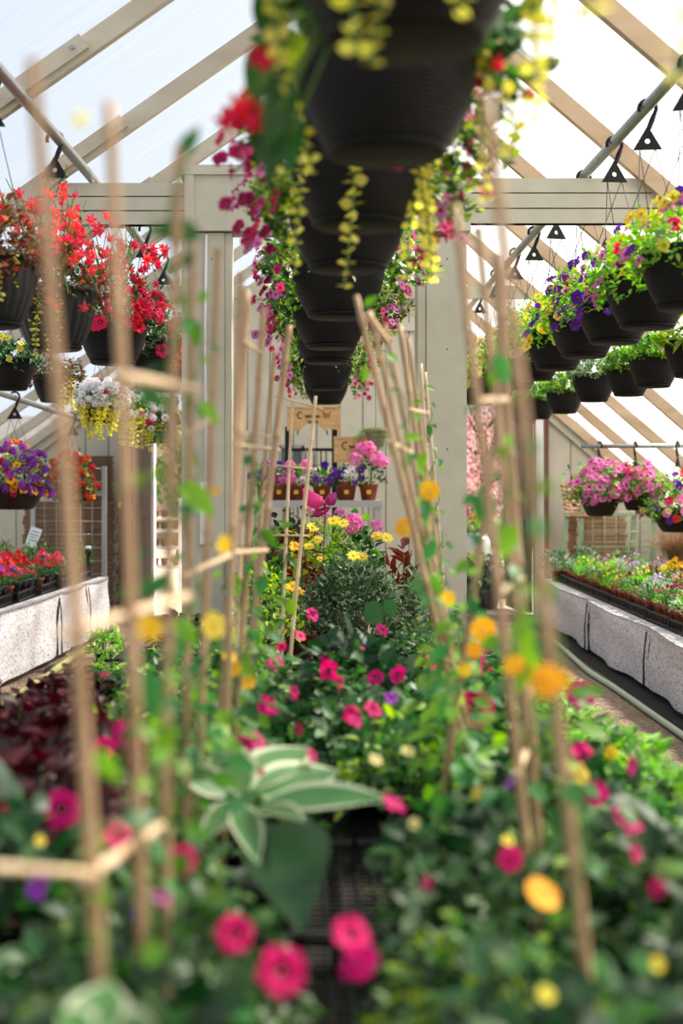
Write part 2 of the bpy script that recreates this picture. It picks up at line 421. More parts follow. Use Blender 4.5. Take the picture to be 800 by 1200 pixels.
# door casings and leaves
def casing(name, D, mats, side_w=0.05):
    mb = MB(); x0, x1, h = D
    mb.box((x0 - side_w, 12.44, 0), (x0, 12.6, h + side_w)); mb.box((x1, 12.44, 0), (x1 + side_w, 12.6, h + side_w)); mb.box((x0, 12.44, h), (x1, 12.6, h + side_w))
    struct(name, mb, mats)
casing('trim_1', DL, 'white', 0.045); casing('trim_2', DR, 'white', 0.065)
mb = MB(); mb.box((2.1, 12.44, 0), (2.14, 12.5, 1.9)); struct('trim_3', mb, 'redtrim')
def door_leaf(name, hinge, ang, w, h):
    mb = MB(); R = Matrix.Translation(hinge) @ Matrix.Rotation(ang, 4, 'Z')
    mb.box((0, -0.04, 0.02), (w, 0, h), mat=R)
    for z0, z1 in ((0.15, 0.85), (1.0, h - 0.15)):
        for yy in (-0.052, 0.0): mb.box((0.1, yy, z0), (w - 0.1, yy + 0.012, z1), mat=R)
    d = struct(name, mb, 'darkdoor')
    hb = MB(); q = R @ Vector((w - 0.06, -0.07, 0.98)); hb.lathe([(0.0, -0.03), (0.022, -0.02), (0.028, 0), (0.022, 0.02), (0, 0.03)], 12, q)
    h_ = link('door_handle', hb.mesh('door_handle', 'yc'), d); return d
door_leaf('door_1', Vector((-1.33, 12.42, 0)), math.radians(-98), 0.8, 1.93)
door_leaf('door_2', Vector((1.97, 12.5, 0)), math.radians(97), 0.78, 1.95)

# middle frame: header on two box posts, side ties dying into the roof
def box_post(name, x0, x1, ht, lit):
    mb = MB(); y0 = 6.0
    w = x1 - x0
    mb.box((x0 + 0.012, y0, 0), (x1 - 0.012, y0 + 0.16, ht))
    mb.box((x0, y0 - 0.008, 0), (x0 + 0.032, y0 + 0.17, ht)); mb.box((x0 + 0.036, y0 - 0.014, 0), (x1 - 0.03 if lit else x1, y0 + 0.0, ht))
    if lit: mb.box((x1 - 0.028, y0 - 0.004, 0), (x1, y0 + 0.17, ht))
    for z in (0.9, 1.3, 1.72, 2.1):
        mb.tube([(x0 + w*0.6, y0 - 0.013, z), (x0 + w*0.6, y0 - 0.016, z)], 0.004, 8, mi=1)
    return struct(name, mb, ['paint', 'groove'])
box_post('column_left', -0.515, -0.305, 2.21, True); box_post('column_right', 0.48, 0.685, 2.21, False)
mb = MB()
mb.box((-0.50, 5.97, 2.215), (0.70, 6.13, 2.46)); mb.box((-0.52, 5.955, 2.45), (0.72, 6.15, 2.49))
mb.box((-0.50, 5.958, 2.215), (-0.462, 5.97, 2.45)); mb.box((-0.462, 5.962, 2.215), (0.70, 5.97, 2.232))
struct('beam_middle', mb, 'paint')
def tie(name, y, z0, z1, xa, xb, right, thick=0.06, n=3):
    mb = MB(); h = (z1 - z0) / n
    for k in range(n):
        a, b = z0 + k*h + 0.004, z0 + (k+1)*h - 0.002
        f = roofR if right else roofL
        ea = (lambda z: (3.75 - z) / 0.86 - 0.06) if right else (lambda z: (z - 3.24) / 0.70 + 0.06)
        if right: pts = [(xa, a), (ea(a), a), (ea(b), b), (xa, b)]
        else: pts = [(ea(a), a), (xb, a), (xb, b), (ea(b), b)]
        vs = [(px, y, pz) for px, pz in pts] + [(px, y + thick, pz) for px, pz in pts]
        mb.add(vs, [(0,1,2,3),(7,6,5,4),(0,4,5,1),(1,5,6,2),(2,6,7,3),(3,7,4,0)])
    mb.box(((xa if right else -0.9), y + 0.01, z0 + 0.004), ((1.4 if right else xb), y + thick - 0.005, z1 - 0.004), 1)
    struct(name, mb, ['paint', 'groove'])
tie('beam_right', 6.0, 2.25, 2.445, 0.66, 0, True); tie('beam_left', 6.0, 2.245, 2.425, 0, -0.49, False)
mb = MB()
mb.box((-1.05, 9.3, 2.37), (1.5, 9.36, 2.45)); struct('beam_far', mb, 'paint')

# conduit on the left post
t = thing('cable_conduit', 'thin white conduit with switch box fixed to the left cream post', 'conduit', (-0.42, 5.97, 1.0))
mb = MB(); mb.tube([(-0.41, 5.976, 2.2), (-0.415, 5.976, 1.8), (-0.412, 5.976, 1.4), (-0.415, 5.976, 1.15)], 0.006, 8); mb.build('cable', 'white', t)
mb = MB(); mb.box((-0.435, 5.955, 0.9), (-0.40, 5.985, 1.16)); mb.box((-0.428, 5.95, 0.95), (-0.407, 5.956, 1.1)); mb.build('switch_box', 'white', t, smooth=False)

# ------------------------------------------------------------------ hanging rails
def rail(label, pts, r=0.021):
    mb = MB(); mb.tube(pts, r, 14)
    return tag(mb.build('hanging_rail', 'pipe'), label, 'rail')
ZR = 2.45
rail('galvanised pipe over the right aisle carrying the petunia baskets', [(1.2, 0.5, ZR + 0.02), (1.2, 6.0, ZR + 0.025), (1.2, 9.25, ZR + 0.0), (1.2, 12.4, ZR - 0.03)])
rail('galvanised pipe over the left aisle carrying the red flower baskets', [(-1.08, 0.5, ZR + 0.02), (-0.97, 4.5, ZR + 0.02), (-0.9, 6.0, ZR), (-0.85, 9.1, ZR), (-0.8, 12.4, ZR)])
rail('galvanised pipe under the ridge carrying the middle line of baskets', [(0.15, 0.4, ZR + 0.06), (0.15, 12.4, ZR + 0.06)])
rail('galvanised pipe by the right roof slope above the green baskets', [(1.72, 4.5, 2.18), (1.72, 12.4, 2.18)], 0.017)
rail('galvanised pipe by the left roof slope above the white-flowered baskets', [(-1.48, 4.5, 2.1), (-1.2, 12.4, 2.1)], 0.017)
rail('thin pale pipe low along the left roof slope', [(-1.93, 5.0, 1.76), (-1.84, 12.45, 1.68)], 0.02)
rail('thin pipe across the right corner holding the pink petunia baskets', [(1.95, 10.0, 1.42), (2.72, 10.0, 1.425)], 0.015)

# ------------------------------------------------------------------ flowers
def flower_mesh(name, kind, petal, centre, r):
    mb = MB()
    if kind == 'petunia':
        n = 30; prof = [(0.10, -0.55), (0.16, -0.28), (0.30, -0.04), (0.66, 0.05), (1.0, 0.0)]
        vs = []
        for i, (rr, z) in enumerate(prof):
            for j in range(n):
                a = 2*PI*j/n; lobe = 1 - (0.13 if i == 4 else 0.05 if i == 3 else 0) * (0.5 - 0.5*math.cos(5*a)) ** 2
                zz = z + (0.13*math.sin(10*a + 1) + 0.1*math.sin(3*a) if i == 4 else 0.0) - (0.09*math.cos(5*a) if i >= 3 else 0)
                vs.append((rr*r*lobe*math.cos(a), rr*r*lobe*math.sin(a), zz*r))
        fs, ms = [], []
        for i in range(4):
            for j in range(n): mb_i = (i*n + j, i*n + (j+1) % n, (i+1)*n + (j+1) % n, (i+1)*n + j); fs.append((mb_i, 1 if i < 2 else 0))
        mb.add(vs, [f for f, _ in fs]); mb.m = [k for _, k in fs]
        o = len(mb.v); mb.lathe([(0.0, -0.24*r), (0.08*r, -0.2*r), (0.05*r, -0.06*r), (0.0, -0.05*r)], 8, mi=2)
        return mb.mesh(name, [petal, centre, 'yc'])
    if kind == 'daisy':
        for k in range(14):
            a = 2*PI*k/14; d = Vector((math.cos(a), math.sin(a), U(-0.05, 0.25)))
            mb.leaf(d*r*0.15, d, (0,0,1), r*0.9, r*0.38, 0, 0.15, 0.08)
        mb.lathe([(0.26*r, 0.02*r), (0.22*r, 0.12*r), (0.1*r, 0.17*r), (0, 0.18*r)], 10, mi=1)
        return mb.mesh(name, [petal, centre])
    if kind == 'thunbergia':
        n = 5
        for k in range(5):
            a = 2*PI*k/5; d = Vector((math.cos(a), math.sin(a), 0.08)); s_ = Vector((-math.sin(a), math.cos(a), 0))
            vs = [d*r*0.12]
            pts = [(0.35, 0.3), (0.7, 0.52), (0.95, 0.46), (1.03, 0.0), (0.95, -0.46), (0.7, -0.52), (0.35, -0.3)]
            vs += [d*r*u + s_*r*w + Vector((0,0,0.05*r*math.sin(u*5 + k))) for u, w in pts]
            mb.add(vs, [(0, i, i+1) for i in range(1, 7)] , 0)
        mb.lathe([(0.16*r, 0.015*r), (0.12*r, 0.05*r), (0, 0.03*r)], 10, mi=1)
        mb.lathe([(0.05*r, -0.5*r), (0.1*r, -0.2*r), (0.14*r, 0.0)], 8, mi=0)
        return mb.mesh(name, [petal, centre])
    if kind == 'fuchsia':   # star of narrow reflexed petals with hanging skirt
        for k in range(6):
            a = 2*PI*k/6 + 0.2; d = Vector((math.cos(a), math.sin(a), U(-0.1, 0.45)))
            mb.leaf((0,0,0), d, (0,0,1), r, r*0.5, 0, 0.35, 0.15)
        mb.lathe([(0.1*r, 0.1*r), (0.3*r, 0.2*r), (0.36*r, 0.55*r), (0.2*r, 0.6*r), (0, 0.5*r)], 10, mi=1)
        return mb.mesh(name, [petal, centre])
    if kind == 'cluster':   # head of small blossoms: geranium, alyssum, phlox
        g = 0.0
        for k in range(16):
            z = 1 - 1.35*k/15; rr = math.sqrt(max(0, 1 - z*z)); a = k*2.399
            c = Vector((rr*math.cos(a), rr*math.sin(a), z)); c *= U(0.82, 1.12); t1 = c.orthogonal().normalized(); t2 = c.cross(t1)
            vs = [c*r*0.82]
            for q in range(10):
                aa = 2*PI*q/10; rad = r*(0.36 + 0.1*((k*7) % 3)/2)*(1 if q % 2 == 0 else 0.7)
                vs.append(c*r*0.94 + t1*rad*math.cos(aa) + t2*rad*math.sin(aa))
            mb.add(vs, [(0, 1+q, 1+(q+1) % 10) for q in range(10)], 0)
            mb.tube([c*r*0.2, c*r*0.83], r*0.03, 3, mi=1, cap=False)
        return mb.mesh(name, [petal, 'stemgreen'])
FL = {}
def flower(kind, col, r, centre='throat'):
    key = (kind, col, r, centre)
    if key not in FL: FL[key] = flower_mesh('flower', kind, 'p_' + col, centre, r)
    return FL[key]
def face_rot(d, roll=None):
    q = Vector(d).to_track_quat('Z', 'Y'); e = q.to_matrix() @ Matrix.Rotation(U(0, 6.28) if roll is None else roll, 3, 'Z')
    return e.to_euler()

# ------------------------------------------------------------------ foliage meshes, in local coordinates
def dirv():
    z = U(-1, 1); a = U(0, 2*PI); r = math.sqrt(1 - z*z)
    return Vector((r*math.cos(a), r*math.sin(a), z))
def mound(name, R, H, n, L, W, mats, stems=8, upr=0.5, fill=0.45, shape=1.0, curl=0.3):
    """a leafy mound whose base is at z=0"""
    mb = MB()
    for k in range(n):
        a = U(0, 2*PI); e = math.asin(U(0.0, 1.0) ** 0.85); q = U(fill, 1) ** 0.6
        c = Vector((math.cos(a)*math.cos(e)*R*q*U(0.85, 1.12), math.sin(a)*math.cos(e)*R*q*U(0.85, 1.12), H*(0.12 + 0.88*(math.sin(e)*q) ** shape)*U(0.85, 1.1)))
        out = Vector((c.x/R, c.y/R, 0.15 + c.z/H*0.6)).normalized()
        d = (out + dirv()*0.75 + Vector((0,0,-0.1))).normalized()
        nr = (Vector((0,0,upr)) + out*0.6 + dirv()*0.4)
        l = L*U(0.65, 1.2)
        mb.leaf(c - d*l*0.4, d, nr, l, W*U(0.75, 1.2), 0 if len(mats) < 3 or U(0, 1) < 0.72 else 2, curl*U(0.2, 1.4))
    for k in range(stems):
        a = U(0, 2*PI); e = U(0.2, 0.9)
        tip = Vector((math.cos(a)*R*e, math.sin(a)*R*e, H*U(0.5, 0.95)*(1 - 0.4*e*e)))
        mb.tube([(0.02*math.cos(a), 0.02*math.sin(a), 0), tip*0.5 + Vector((0,0,H*0.12)), tip], 0.0022, 4, mi=1, cap=False)
    return mb.mesh(name, mats)
def spill(name, R, rim, up, down, n, L, W, mats, dens=2.3, sides=False):
    """basket foliage: a dome above the rim (z=0) that spills over its edge"""
    mb = MB()
    for k in range(int(n*dens)):
        a = U(0, 2*PI); u = U(0, 1)
        if sides and abs(a - 1.5*PI) < 0.85: a = random.choice((0, PI)) + random.gauss(0, 0.5)
        lump = 1 + 0.18*math.sin(3*a + 1.3) + 0.1*math.sin(7*a)
        if u < 0.55:
            e = math.asin(U(0, 1)); q = U(0.55, 1)
            c = Vector((math.cos(a)*math.cos(e)*R*q*lump, math.sin(a)*math.cos(e)*R*q*lump, up*math.sin(e)*q*lump + 0.01))
        else:
            t = U(0, 1) ** 1.4; rr = rim + (R*lump - rim)*(0.35 + 0.65*math.sin(PI*min(1, t + 0.35)))*U(0.6, 1)
            c = Vector((math.cos(a)*rr, math.sin(a)*rr, -down*t*lump*(0.7 + 0.3*math.sin(5*a + 2))))
        out = Vector((math.cos(a), math.sin(a), 0.3 + c.z))
        d = (out + dirv()*0.9 + Vector((0,0,-0.2 if c.z < 0 else 0.2))).normalized()
        l = L*U(0.6, 1.25)
        mb.leaf(c - d*l*0.4, d, out*0.6 + Vector((0,0,0.7)) + dirv()*0.4, l, W*U(0.7, 1.2), 0 if len(mats) < 3 or U(0, 1) < 0.7 else 2, U(0.05, 0.4))
    for k in range(12):
        a = U(0, 2*PI); s_ = Vector((math.cos(a), math.sin(a), 0))
        if sides and abs(a - 1.5*PI) < 0.8: continue
        mb.tube([s_*rim*0.3, s_*rim*0.9 + Vector((0,0,up*0.35)), s_*R*0.95 + Vector((0,0,-down*U(0, 0.7)))], 0.0022, 4, mi=1, cap=False)
    return mb.mesh(name, mats)
def trailer(name, n, L, sz, mat='lf_gold', sway=0.02, sag=0.0):
    """a hanging stem with paired coin leaves, top at origin"""
    mb = MB(); pts = []
    for i in range(n + 1):
        t = i/n; pts.append(Vector((sway*math.sin(t*2.2) + sag*t, sway*0.6*math.cos(t*3), -L*t)))
    mb.tube(pts, 0.0018, 4, mi=1, cap=False)
    for i in range(1, n + 1):
        a = i*1.35 + U(-0.3, 0.3); k = 1.0 - 0.45*i/n
        for s_ in (0, PI):
            d = Vector((math.cos(a + s_), math.sin(a + s_), U(0.0, 0.3)))
            mb.leaf(pts[i], d, (U(-0.9, 0.9), U(-0.9, 0.9), 0.5), sz*k*U(0.9, 1.2), sz*k*1.05, 0, 0.1, 0.05)
    return mb.mesh(name, [mat, 'stemgreen'])

# ------------------------------------------------------------------ hanging baskets
def pot_profile(R, H, foot=0.66):
    pr = [(0.0, 0.0), (R*foot*0.9, 0.0), (R*foot, H*0.03)]
    for i in range(1, 13):
        t = i/13; pr.append((R*(foot + (0.965 - foot)*math.sin(t*PI/2) ** 0.85), H*(0.03 + 0.85*t)))
    pr += [(R*0.975, H*0.885), (R*1.0, H*0.89), (R*1.015, H*0.94), (R*1.0, H), (R*0.95, H), (R*0.93, H*0.9), (R*0.9, H*0.86), (0.0, H*0.87)]
    return pr
def pot_mesh(kind, R, H):
    mb = MB(); pr = pot_profile(R, H, 0.62 if kind != 'ribbed' else 0.6)
    if kind == 'ribbed':
        mb.lathe(pr, 144, wob=lambda a, i: 1 + (0.05*(abs(math.sin(a*12)) ** 0.7 - 0.5) if 2 < i < 15 else 0))
    else: mb.lathe(pr, 56)
    return mb.mesh('pot', {'ridged': 'pot', 'ribbed': 'potrib', 'brown': 'potbrown'}[kind])
def tray_mesh(R):
    mb = MB(); mb.lathe([(0, -0.006), (R*0.56, -0.006), (R*0.62, -0.002), (R*0.655, 0.007), (R*0.64, 0.008), (R*0.6, 0.0), (0.0, -0.001)], 48)
    return mb.mesh('drip_tray', 'blackdull')
def hook_mesh():
    mb = MB()   # plastic hanger: hook over the rail, triangular plate with a round hole
    pts = [Vector((0.03*math.sin(a), 0, 0.0 + 0.03*math.cos(a))) for a in [math.radians(x) for x in range(-110, 121, 23)]]
    pts += [Vector((0.016, 0, -0.04)), Vector((0.004, 0, -0.072))]
    mb.tube(pts, [0.007]*(len(pts)-2) + [0.010, 0.009], 8)
    tri = [(0.0, 0.0), (-0.05, -0.085), (0.05, -0.085)]; n = 24; cx, cz = 0, -0.055; rh = 0.009
    outer = []
    for i in range(n):
        t = i/n*3; k = int(t); f = t - k; a, b = tri[k], tri[(k+1) % 3]
        outer.append(((a[0] + (b[0]-a[0])*f), (a[1] + (b[1]-a[1])*f)))
    inner = []
    for (x, z) in outer:
        d = math.hypot(x - cx, z - cz); inner.append((cx + (x-cx)/d*rh, cz + (z-cz)/d*rh))
    vs = []
    zo = -0.06
    for y in (-0.004, 0.004):
        vs += [(x, y, z + zo) for x, z in outer] + [(x, y, z + zo) for x, z in inner]
    fs = []
    for i in range(n):
        j = (i+1) % n
        fs += [(i, j, n+j, n+i), (2*n+j, 2*n+i, 3*n+i, 3*n+j), (i, 2*n+i, 2*n+j, j), (n+i, n+j, 3*n+j, 3*n+i)]
    mb.add(vs, fs)
    return mb.mesh('hanger_hook', 'black', smooth=False)
PM, TM, HM = {}, {}, hook_mesh()
SP = {}
def spill_variants(key, *a):
    if key not in SP: SP[key] = [spill('foliage', *a) for _ in range(3)]
    return random.choice(SP[key])
TR = {(n, L): [trailer('trailing_stem', n, L, s_, sway=w, sag=g) for w, g in ((0.02, 0.0), (0.03, 0.02), (0.015, -0.02))] for n, L, s_ in ((9, 0.16, 0.027), (14, 0.26, 0.026), (8, 0.14, 0.013), (14, 0.2, 0.034))}

def basket(name, label, group, pos, railz, R=0.15, H=0.185, kind='ridged', fol=None, flowers=(), nfl=20, spread=(1.9, 0.85, 0.9), trails=(), cam_bias=0.6, tray=True, hrot=0.0, sides=False):
    """pos: centre of the pot's underside. flowers: (kind, colour, radius, centre, weight)"""
    pos = Vector(pos)
    t = thing(name, label, 'hanging basket', pos, group)
    pk = (kind, R, H)
    if pk not in PM: PM[pk] = pot_mesh(*pk)
    link('pot', PM[pk], t, rot=(0, 0, U(0, 6)))
    if tray:
        if R not in TM: TM[R] = tray_mesh(R)
        link('drip_tray', TM[R], t)
    hz = railz - pos.z
    hk = link('hanger_hook', HM, t, (0, 0, hz + 0.0), (0, 0, hrot + U(-0.35, 0.35)))
    zb = hz - 0.14
    if zb > H + 0.02:
        for k in range(4):
            a = PI/4 + k*PI/2 + 0.3
            mb = MB(); mb.tube([((0.03 if k % 2 else -0.03)*0.9, 0, zb), (R*0.98*math.cos(a), R*0.98*math.sin(a), H*0.97)], 0.0017, 5)
            wo = link('hanger_wire', mb.mesh('hanger_wire', 'wire'), hk); wo.matrix_parent_inverse = Matrix.LocRotScale(hk.location, hk.rotation_euler, None).inverted()
    Rf, up, down = spread[0]*R, spread[1]*R, spread[2]*H
    if fol: link('foliage', spill_variants((fol[0], R, H, spread), Rf, R, up, down, fol[1], fol[2], fol[3], fol[4], 2.3, sides), t, (0, 0, H), (0, 0, 0 if sides else U(0, 6)))
    if flowers:
        ws = [f[4] for f in flowers]
        for k in range(nfl):
            f = random.choices(flowers, ws)[0]
            a = random.choice((0, PI)) + random.gauss(-0.1, 0.45) if sides else (-PI/2 + random.gauss(0, 1.0)) if U(0, 1) < cam_bias else U(0, 2*PI)
            if U(0, 1) < 0.62:
                e = math.asin(U(0, 0.95)); p = Vector((math.cos(a)*math.cos(e)*Rf, math.sin(a)*math.cos(e)*Rf, up*math.sin(e)*1.08 + 0.01))
            else:
                u = U(0, 0.8); p = Vector((math.cos(a)*(R + (Rf-R)*(1 - 0.3*u)), math.sin(a)*(R + (Rf-R)*(1 - 0.3*u)), -down*u))
            d = Vector((math.cos(a), math.sin(a), 0.35 + max(0, p.z)*3)) + dirv()*0.45
            if f[0] == 'fuchsia': d = d*0.4 + Vector((0, 0, -0.7))
            link('flower', flower(f[0], f[1], f[2], f[3]), t, p*U(0.97, 1.06) + Vector((0, 0, H)), face_rot(d), U(0.8, 1.2))
    for (a, key, sc) in trails:
        rr = R*1.02
        link('trailing_stem', random.choice(TR[key]), t, (rr*math.cos(a), rr*math.sin(a), H*0.98), (0, 0, U(0, 6)), sc)
    return t

CALI = ['lf_mid', 'stemgreen', 'lf_yel']
# --- middle line, one behind the other over the bench
MX = {1.81: .13, 2.43: .141, 3.1: .121, 3.72: .115, 4.78: .115, 5.85: .11, 6.56: .105, 8.4: .13, 9.9: .155}
mid = [(1.2, 'f'), (1.81, 'f'), (2.43, 'f'), (3.1, 'c'), (3.72, 'c'), (4.78, 'c'), (5.85, 'c'), (6.56, 'c'), (8.4, 'c'), (9.9, 'c')]
for i, (d, k) in enumerate(mid):
    fl = [('petunia', 'wine', 0.017, 'throat', 4), ('petunia', 'rose', 0.015, 'throat', 1), ('petunia', 'mauve', 0.017, 'throat', 3)] if k == 'c' else [('fuchsia', 'red', 0.024, 'p_crimson', 1)]
    lab = f'black pot with {"pink calibrachoa" if k == "c" else "red fuchsia"}, {ordn(i)} from camera in line over bench'
    tr = []
    if d == 1.2: tr = [(0.3, (14, 0.26), 1.5), (0.75, (14, 0.26), 1.3)]
    if d == 1.81: tr = [(-PI/2 - 0.25, (9, 0.16), 1.5), (-PI/2 - 0.25, (14, 0.26), 1.0), (-PI/2 + 0.35, (9, 0.16), 1.2), (-0.2, (14, 0.26), 1.1), (0.05, (14, 0.26), 0.9), (-0.45, (9, 0.16), 1.5), (PI + 0.3, (9, 0.16), 1.3), (PI - 0.1, (14, 0.26), 0.9)]
    if d == 2.43: tr = [(-0.1, (14, 0.26), 1.0), (-0.4, (9, 0.16), 1.2), (PI + 0.2, (9, 0.16), 1.3), (PI, (14, 0.26), 0.9)]
    if d == 3.1: tr = [(-2.5, (14, 0.26), 1.15), (-PI/2 - 0.15, (14, 0.26), 1.3), (-0.75, (14, 0.26), 1.2), (-0.1, (14, 0.26), 1.15), (0.1, (14, 0.26), 1.0), (-0.35, (14, 0.26), 1.15)]
    t = basket('hanging_basket', lab, 'hanging baskets over the middle bench', (MX.get(d, 0.141), d, 1.715), ZR + 0.06, R=0.162, sides=True, fol=(('mid' if k == 'c' else 'fus'), 800 if k == 'c' else 110, 0.032 if k == 'c' else 0.06, 0.015 if k == 'c' else 0.034, CALI if k == 'c' else ['lf_mid', 'stemgreen', 'lf_dark']),
           flowers=fl, nfl=46 if k == 'c' else 5, spread=(1.75, 0.9, 0.75) if k == 'c' else (1.4, 0.7, 0.6), trails=tr, cam_bias=0.25)
    if k == 'c':   # the spray that hangs at either side
        for s_ in (-1, 1):
            for q in range(15):
                a = (0 if s_ > 0 else PI) + U(-0.7, 0.7); rr = U(0.22, 0.31)
                f = random.choices(fl, [x[4] for x in fl])[0]
                link('flower', flower(*f[:4]), t, (rr*math.cos(a), rr*math.sin(a) - 0.05, U(0.02, 0.26)), face_rot(Vector((math.cos(a)*0.6, -0.8, 0.3)) + dirv()*0.4), U(0.85, 1.25))
    if d in (1.81, 2.43):    # big-leaved side shoots with red flowers, left and right of the pots
        mb = MB()
        spots = [((318, 20), 0.10), ((305, 75), 0.09), ((330, 110), 0.09), ((312, 165), 0.085), ((340, 160), 0.08), ((325, 130), 0.085), ((345, 60), 0.07), ((300, 110), 0.05)] if d == 1.81 else \
                [((545, 115), 0.07), ((575, 130), 0.08), ((565, 60), 0.06), ((600, 100), 0.05)]
        dd = d + 0.1
        c0 = Vector((0.141, d, 1.70 + 0.17))
        for (px, py), l in spots:
            q = P(px, py, dd + U(-0.05, 0.05)); dr = Vector((U(-0.4, 0.4), U(-0.5, 0.1), -1))
            st = c0 + (q - c0).normalized()*0.12
            mb.tube([st, (st + q)/2 + Vector((0, 0, 0.03)), q], 0.0025, 5, mi=1, cap=False)
            mb.bigleaf(q - dr.normalized()*l*0.4, dr, (U(-0.5, 0.5), -1, 0.4), l, l*0.5, random.choice([0, 0, 2]))
        mb.build('side_shoot', ['lf_mid', 'stemgreen', 'lf_yel'], t)
        reds = [(312, 70), (303, 66), (290, 128), (275, 135), (265, 142), (298, 140), (284, 122)] if d == 1.81 else [(560, 92), (553, 78), (566, 100), (618, 112), (555, 65), (570, 88)]
        for (px, py) in reds:
            q = P(px, py, dd - 0.03) - t.location
            link('flower', flower('fuchsia', 'red', 0.024, 'p_crimson'), t, q, face_rot((U(-1, 1), -0.7, U(-0.8, 0.5))), U(0.7, 1.0))

# --- right aisle, upper row
pf = lambda *w: [('petunia', c, r, ce, k) for c, r, ce, k in w]
rows = [(4.44, pf(('yellow', 0.025, 'yc', 4), ('mauve', 0.022, 'throat', 3), ('purple', 0.024, 'throat', 2), ('crimson', 0.022, 'throat', 1)), 'yellow and plum petunias'),
        (4.97, pf(('mauve', 0.022, 'throat', 4), ('paleyellow', 0.022, 'yc', 2), ('purple', 0.024, 'throat', 2)), 'mauve and cream petunias'),
        (5.5, pf(('purple', 0.026, 'throat', 5), ('mauve', 0.022, 'throat', 3)), 'deep purple petunias'),
        (6.1, pf(('purple', 0.025, 'throat', 4), ('yellow', 0.022, 'yc', 2), ('wine', 0.022, 'throat', 2)), 'purple, yellow and wine petunias'),
        (6.77, pf(('yellow', 0.026, 'yc', 6), ('purple', 0.022, 'throat', 1)), 'bright yellow petunias'),
        (7.42, pf(('paleyellow', 0.024, 'yc', 3), ('violet', 0.024, 'throat', 2)), 'cream and violet petunias'),
        (8.1, pf(('yellow', 0.024, 'yc', 2), ('mauve', 0.024, 'throat', 2)), 'yellow and mauve petunias'),
        (8.9, pf(('paleyellow', 0.024, 'yc', 3),), 'pale yellow petunias'), (9.7, pf(('yellow', 0.024, 'yc', 2), ('paleyellow', 0.022, 'yc', 2)), 'yellow petunias')]
for i, (d, fl, nm) in enumerate(rows):
    basket('hanging_basket', f'black pot of {nm}, {ordn(i)} in upper row over right aisle', 'hanging baskets over the right aisle', (1.2, d, 1.70), ZR + 0.015,
           fol=('rt', 430, 0.032, 0.016, ['lf_light', 'stemgreen', 'lf_yel']), flowers=fl, nfl=52, spread=(1.5, 1.0, 0.6), cam_bias=0.6, kind='ridged')
# --- right, nearer the roof slope: green baskets
for i, (d, x, nm, fl) in enumerate([(6.3, 1.72, 'long yellow-green leaves', ()), (6.95, 1.71, 'fresh green leaves', ()), (7.62, 1.74, 'plain green leaves', ()), (8.15, 1.66, 'silvery leaves, one pink bloom', [('cluster', 'pink', 0.04, 'throat', 1)]), (9.5, 1.74, 'small green leaves', ()), (10.3, 1.7, 'sparse green leaves', ()), (11.1, 1.72, 'low green leaves', ())]):
    m_ = ['lf_silver', 'stemgreen', 'lf_light'] if 'silver' in nm else ['lf_light', 'stemgreen', 'lf_mid'] if i else ['lf_yel', 'stemgreen', 'lf_vine']
    basket('hanging_basket', f'black pot of {nm}, {ordn(i)} in lower row by right roof slope', 'green baskets by the right roof slope', (x, d, 1.63), 2.18, R=0.125, H=0.155,
           fol=('g%d' % (i if i in (0, 3) else 9), 240 if i else 60, 0.045 if i else 0.12, 0.02 if i else 0.03, m_), flowers=fl, nfl=1 if fl else 0, spread=(1.15, 0.95, 0.2), cam_bias=1)
# --- left aisle, upper row
left = [(4.62, -1.02, 'ribbed', 0.16, 0.23, ['lf_bronze', 'stemgreen', 'lf_redbrown'], [('fuchsia', 'peach', 0.014, 'p_peach', 3), ('fuchsia', 'red', 0.014, 'p_red', 1)], 'bronze leaves and small peach flowers', [(-1.2, (9, 0.16), 1.0), (-0.8, (9, 0.16), 0.7)]),
        (5.4, -0.945, 'ribbed', 0.16, 0.23, ['lf_bronze', 'stemgreen', 'lf_mid'], [('fuchsia', 'coral', 0.026, 'p_coral', 1)], 'coral star flowers and yellow trailers', [(-1.6, (14, 0.26), 1.0), (-1.3, (14, 0.26), 0.8), (-1.9, (9, 0.16), 1.2), (-2.2, (14, 0.26), 1.0)]),
        (6.45, -0.865, 'ridged', 0.16, 0.2, ['lf_mid', 'stemgreen', 'lf_dark'], [('petunia', 'crimson', 0.034, 'throat', 3), ('cluster', 'crimson', 0.03, 'throat', 1)], 'crimson petunias', []),
        (7.3, -0.815, 'ridged', 0.16, 0.2, ['lf_mid', 'stemgreen', 'lf_bronze'], [('petunia', 'crimson', 0.034, 'throat', 3), ('petunia', 'lilac', 0.03, 'throat', 1), ('petunia', 'red', 0.03, 'yc', 1)], 'crimson and lilac petunias', []),
        (8.3, -0.82, 'ridged', 0.15, 0.185, ['lf_bronze', 'stemgreen', 'lf_mid'], [('petunia', 'scarlet', 0.03, 'yc', 3), ('petunia', 'orange', 0.026, 'yc', 1)], 'scarlet and orange flowers', [])]
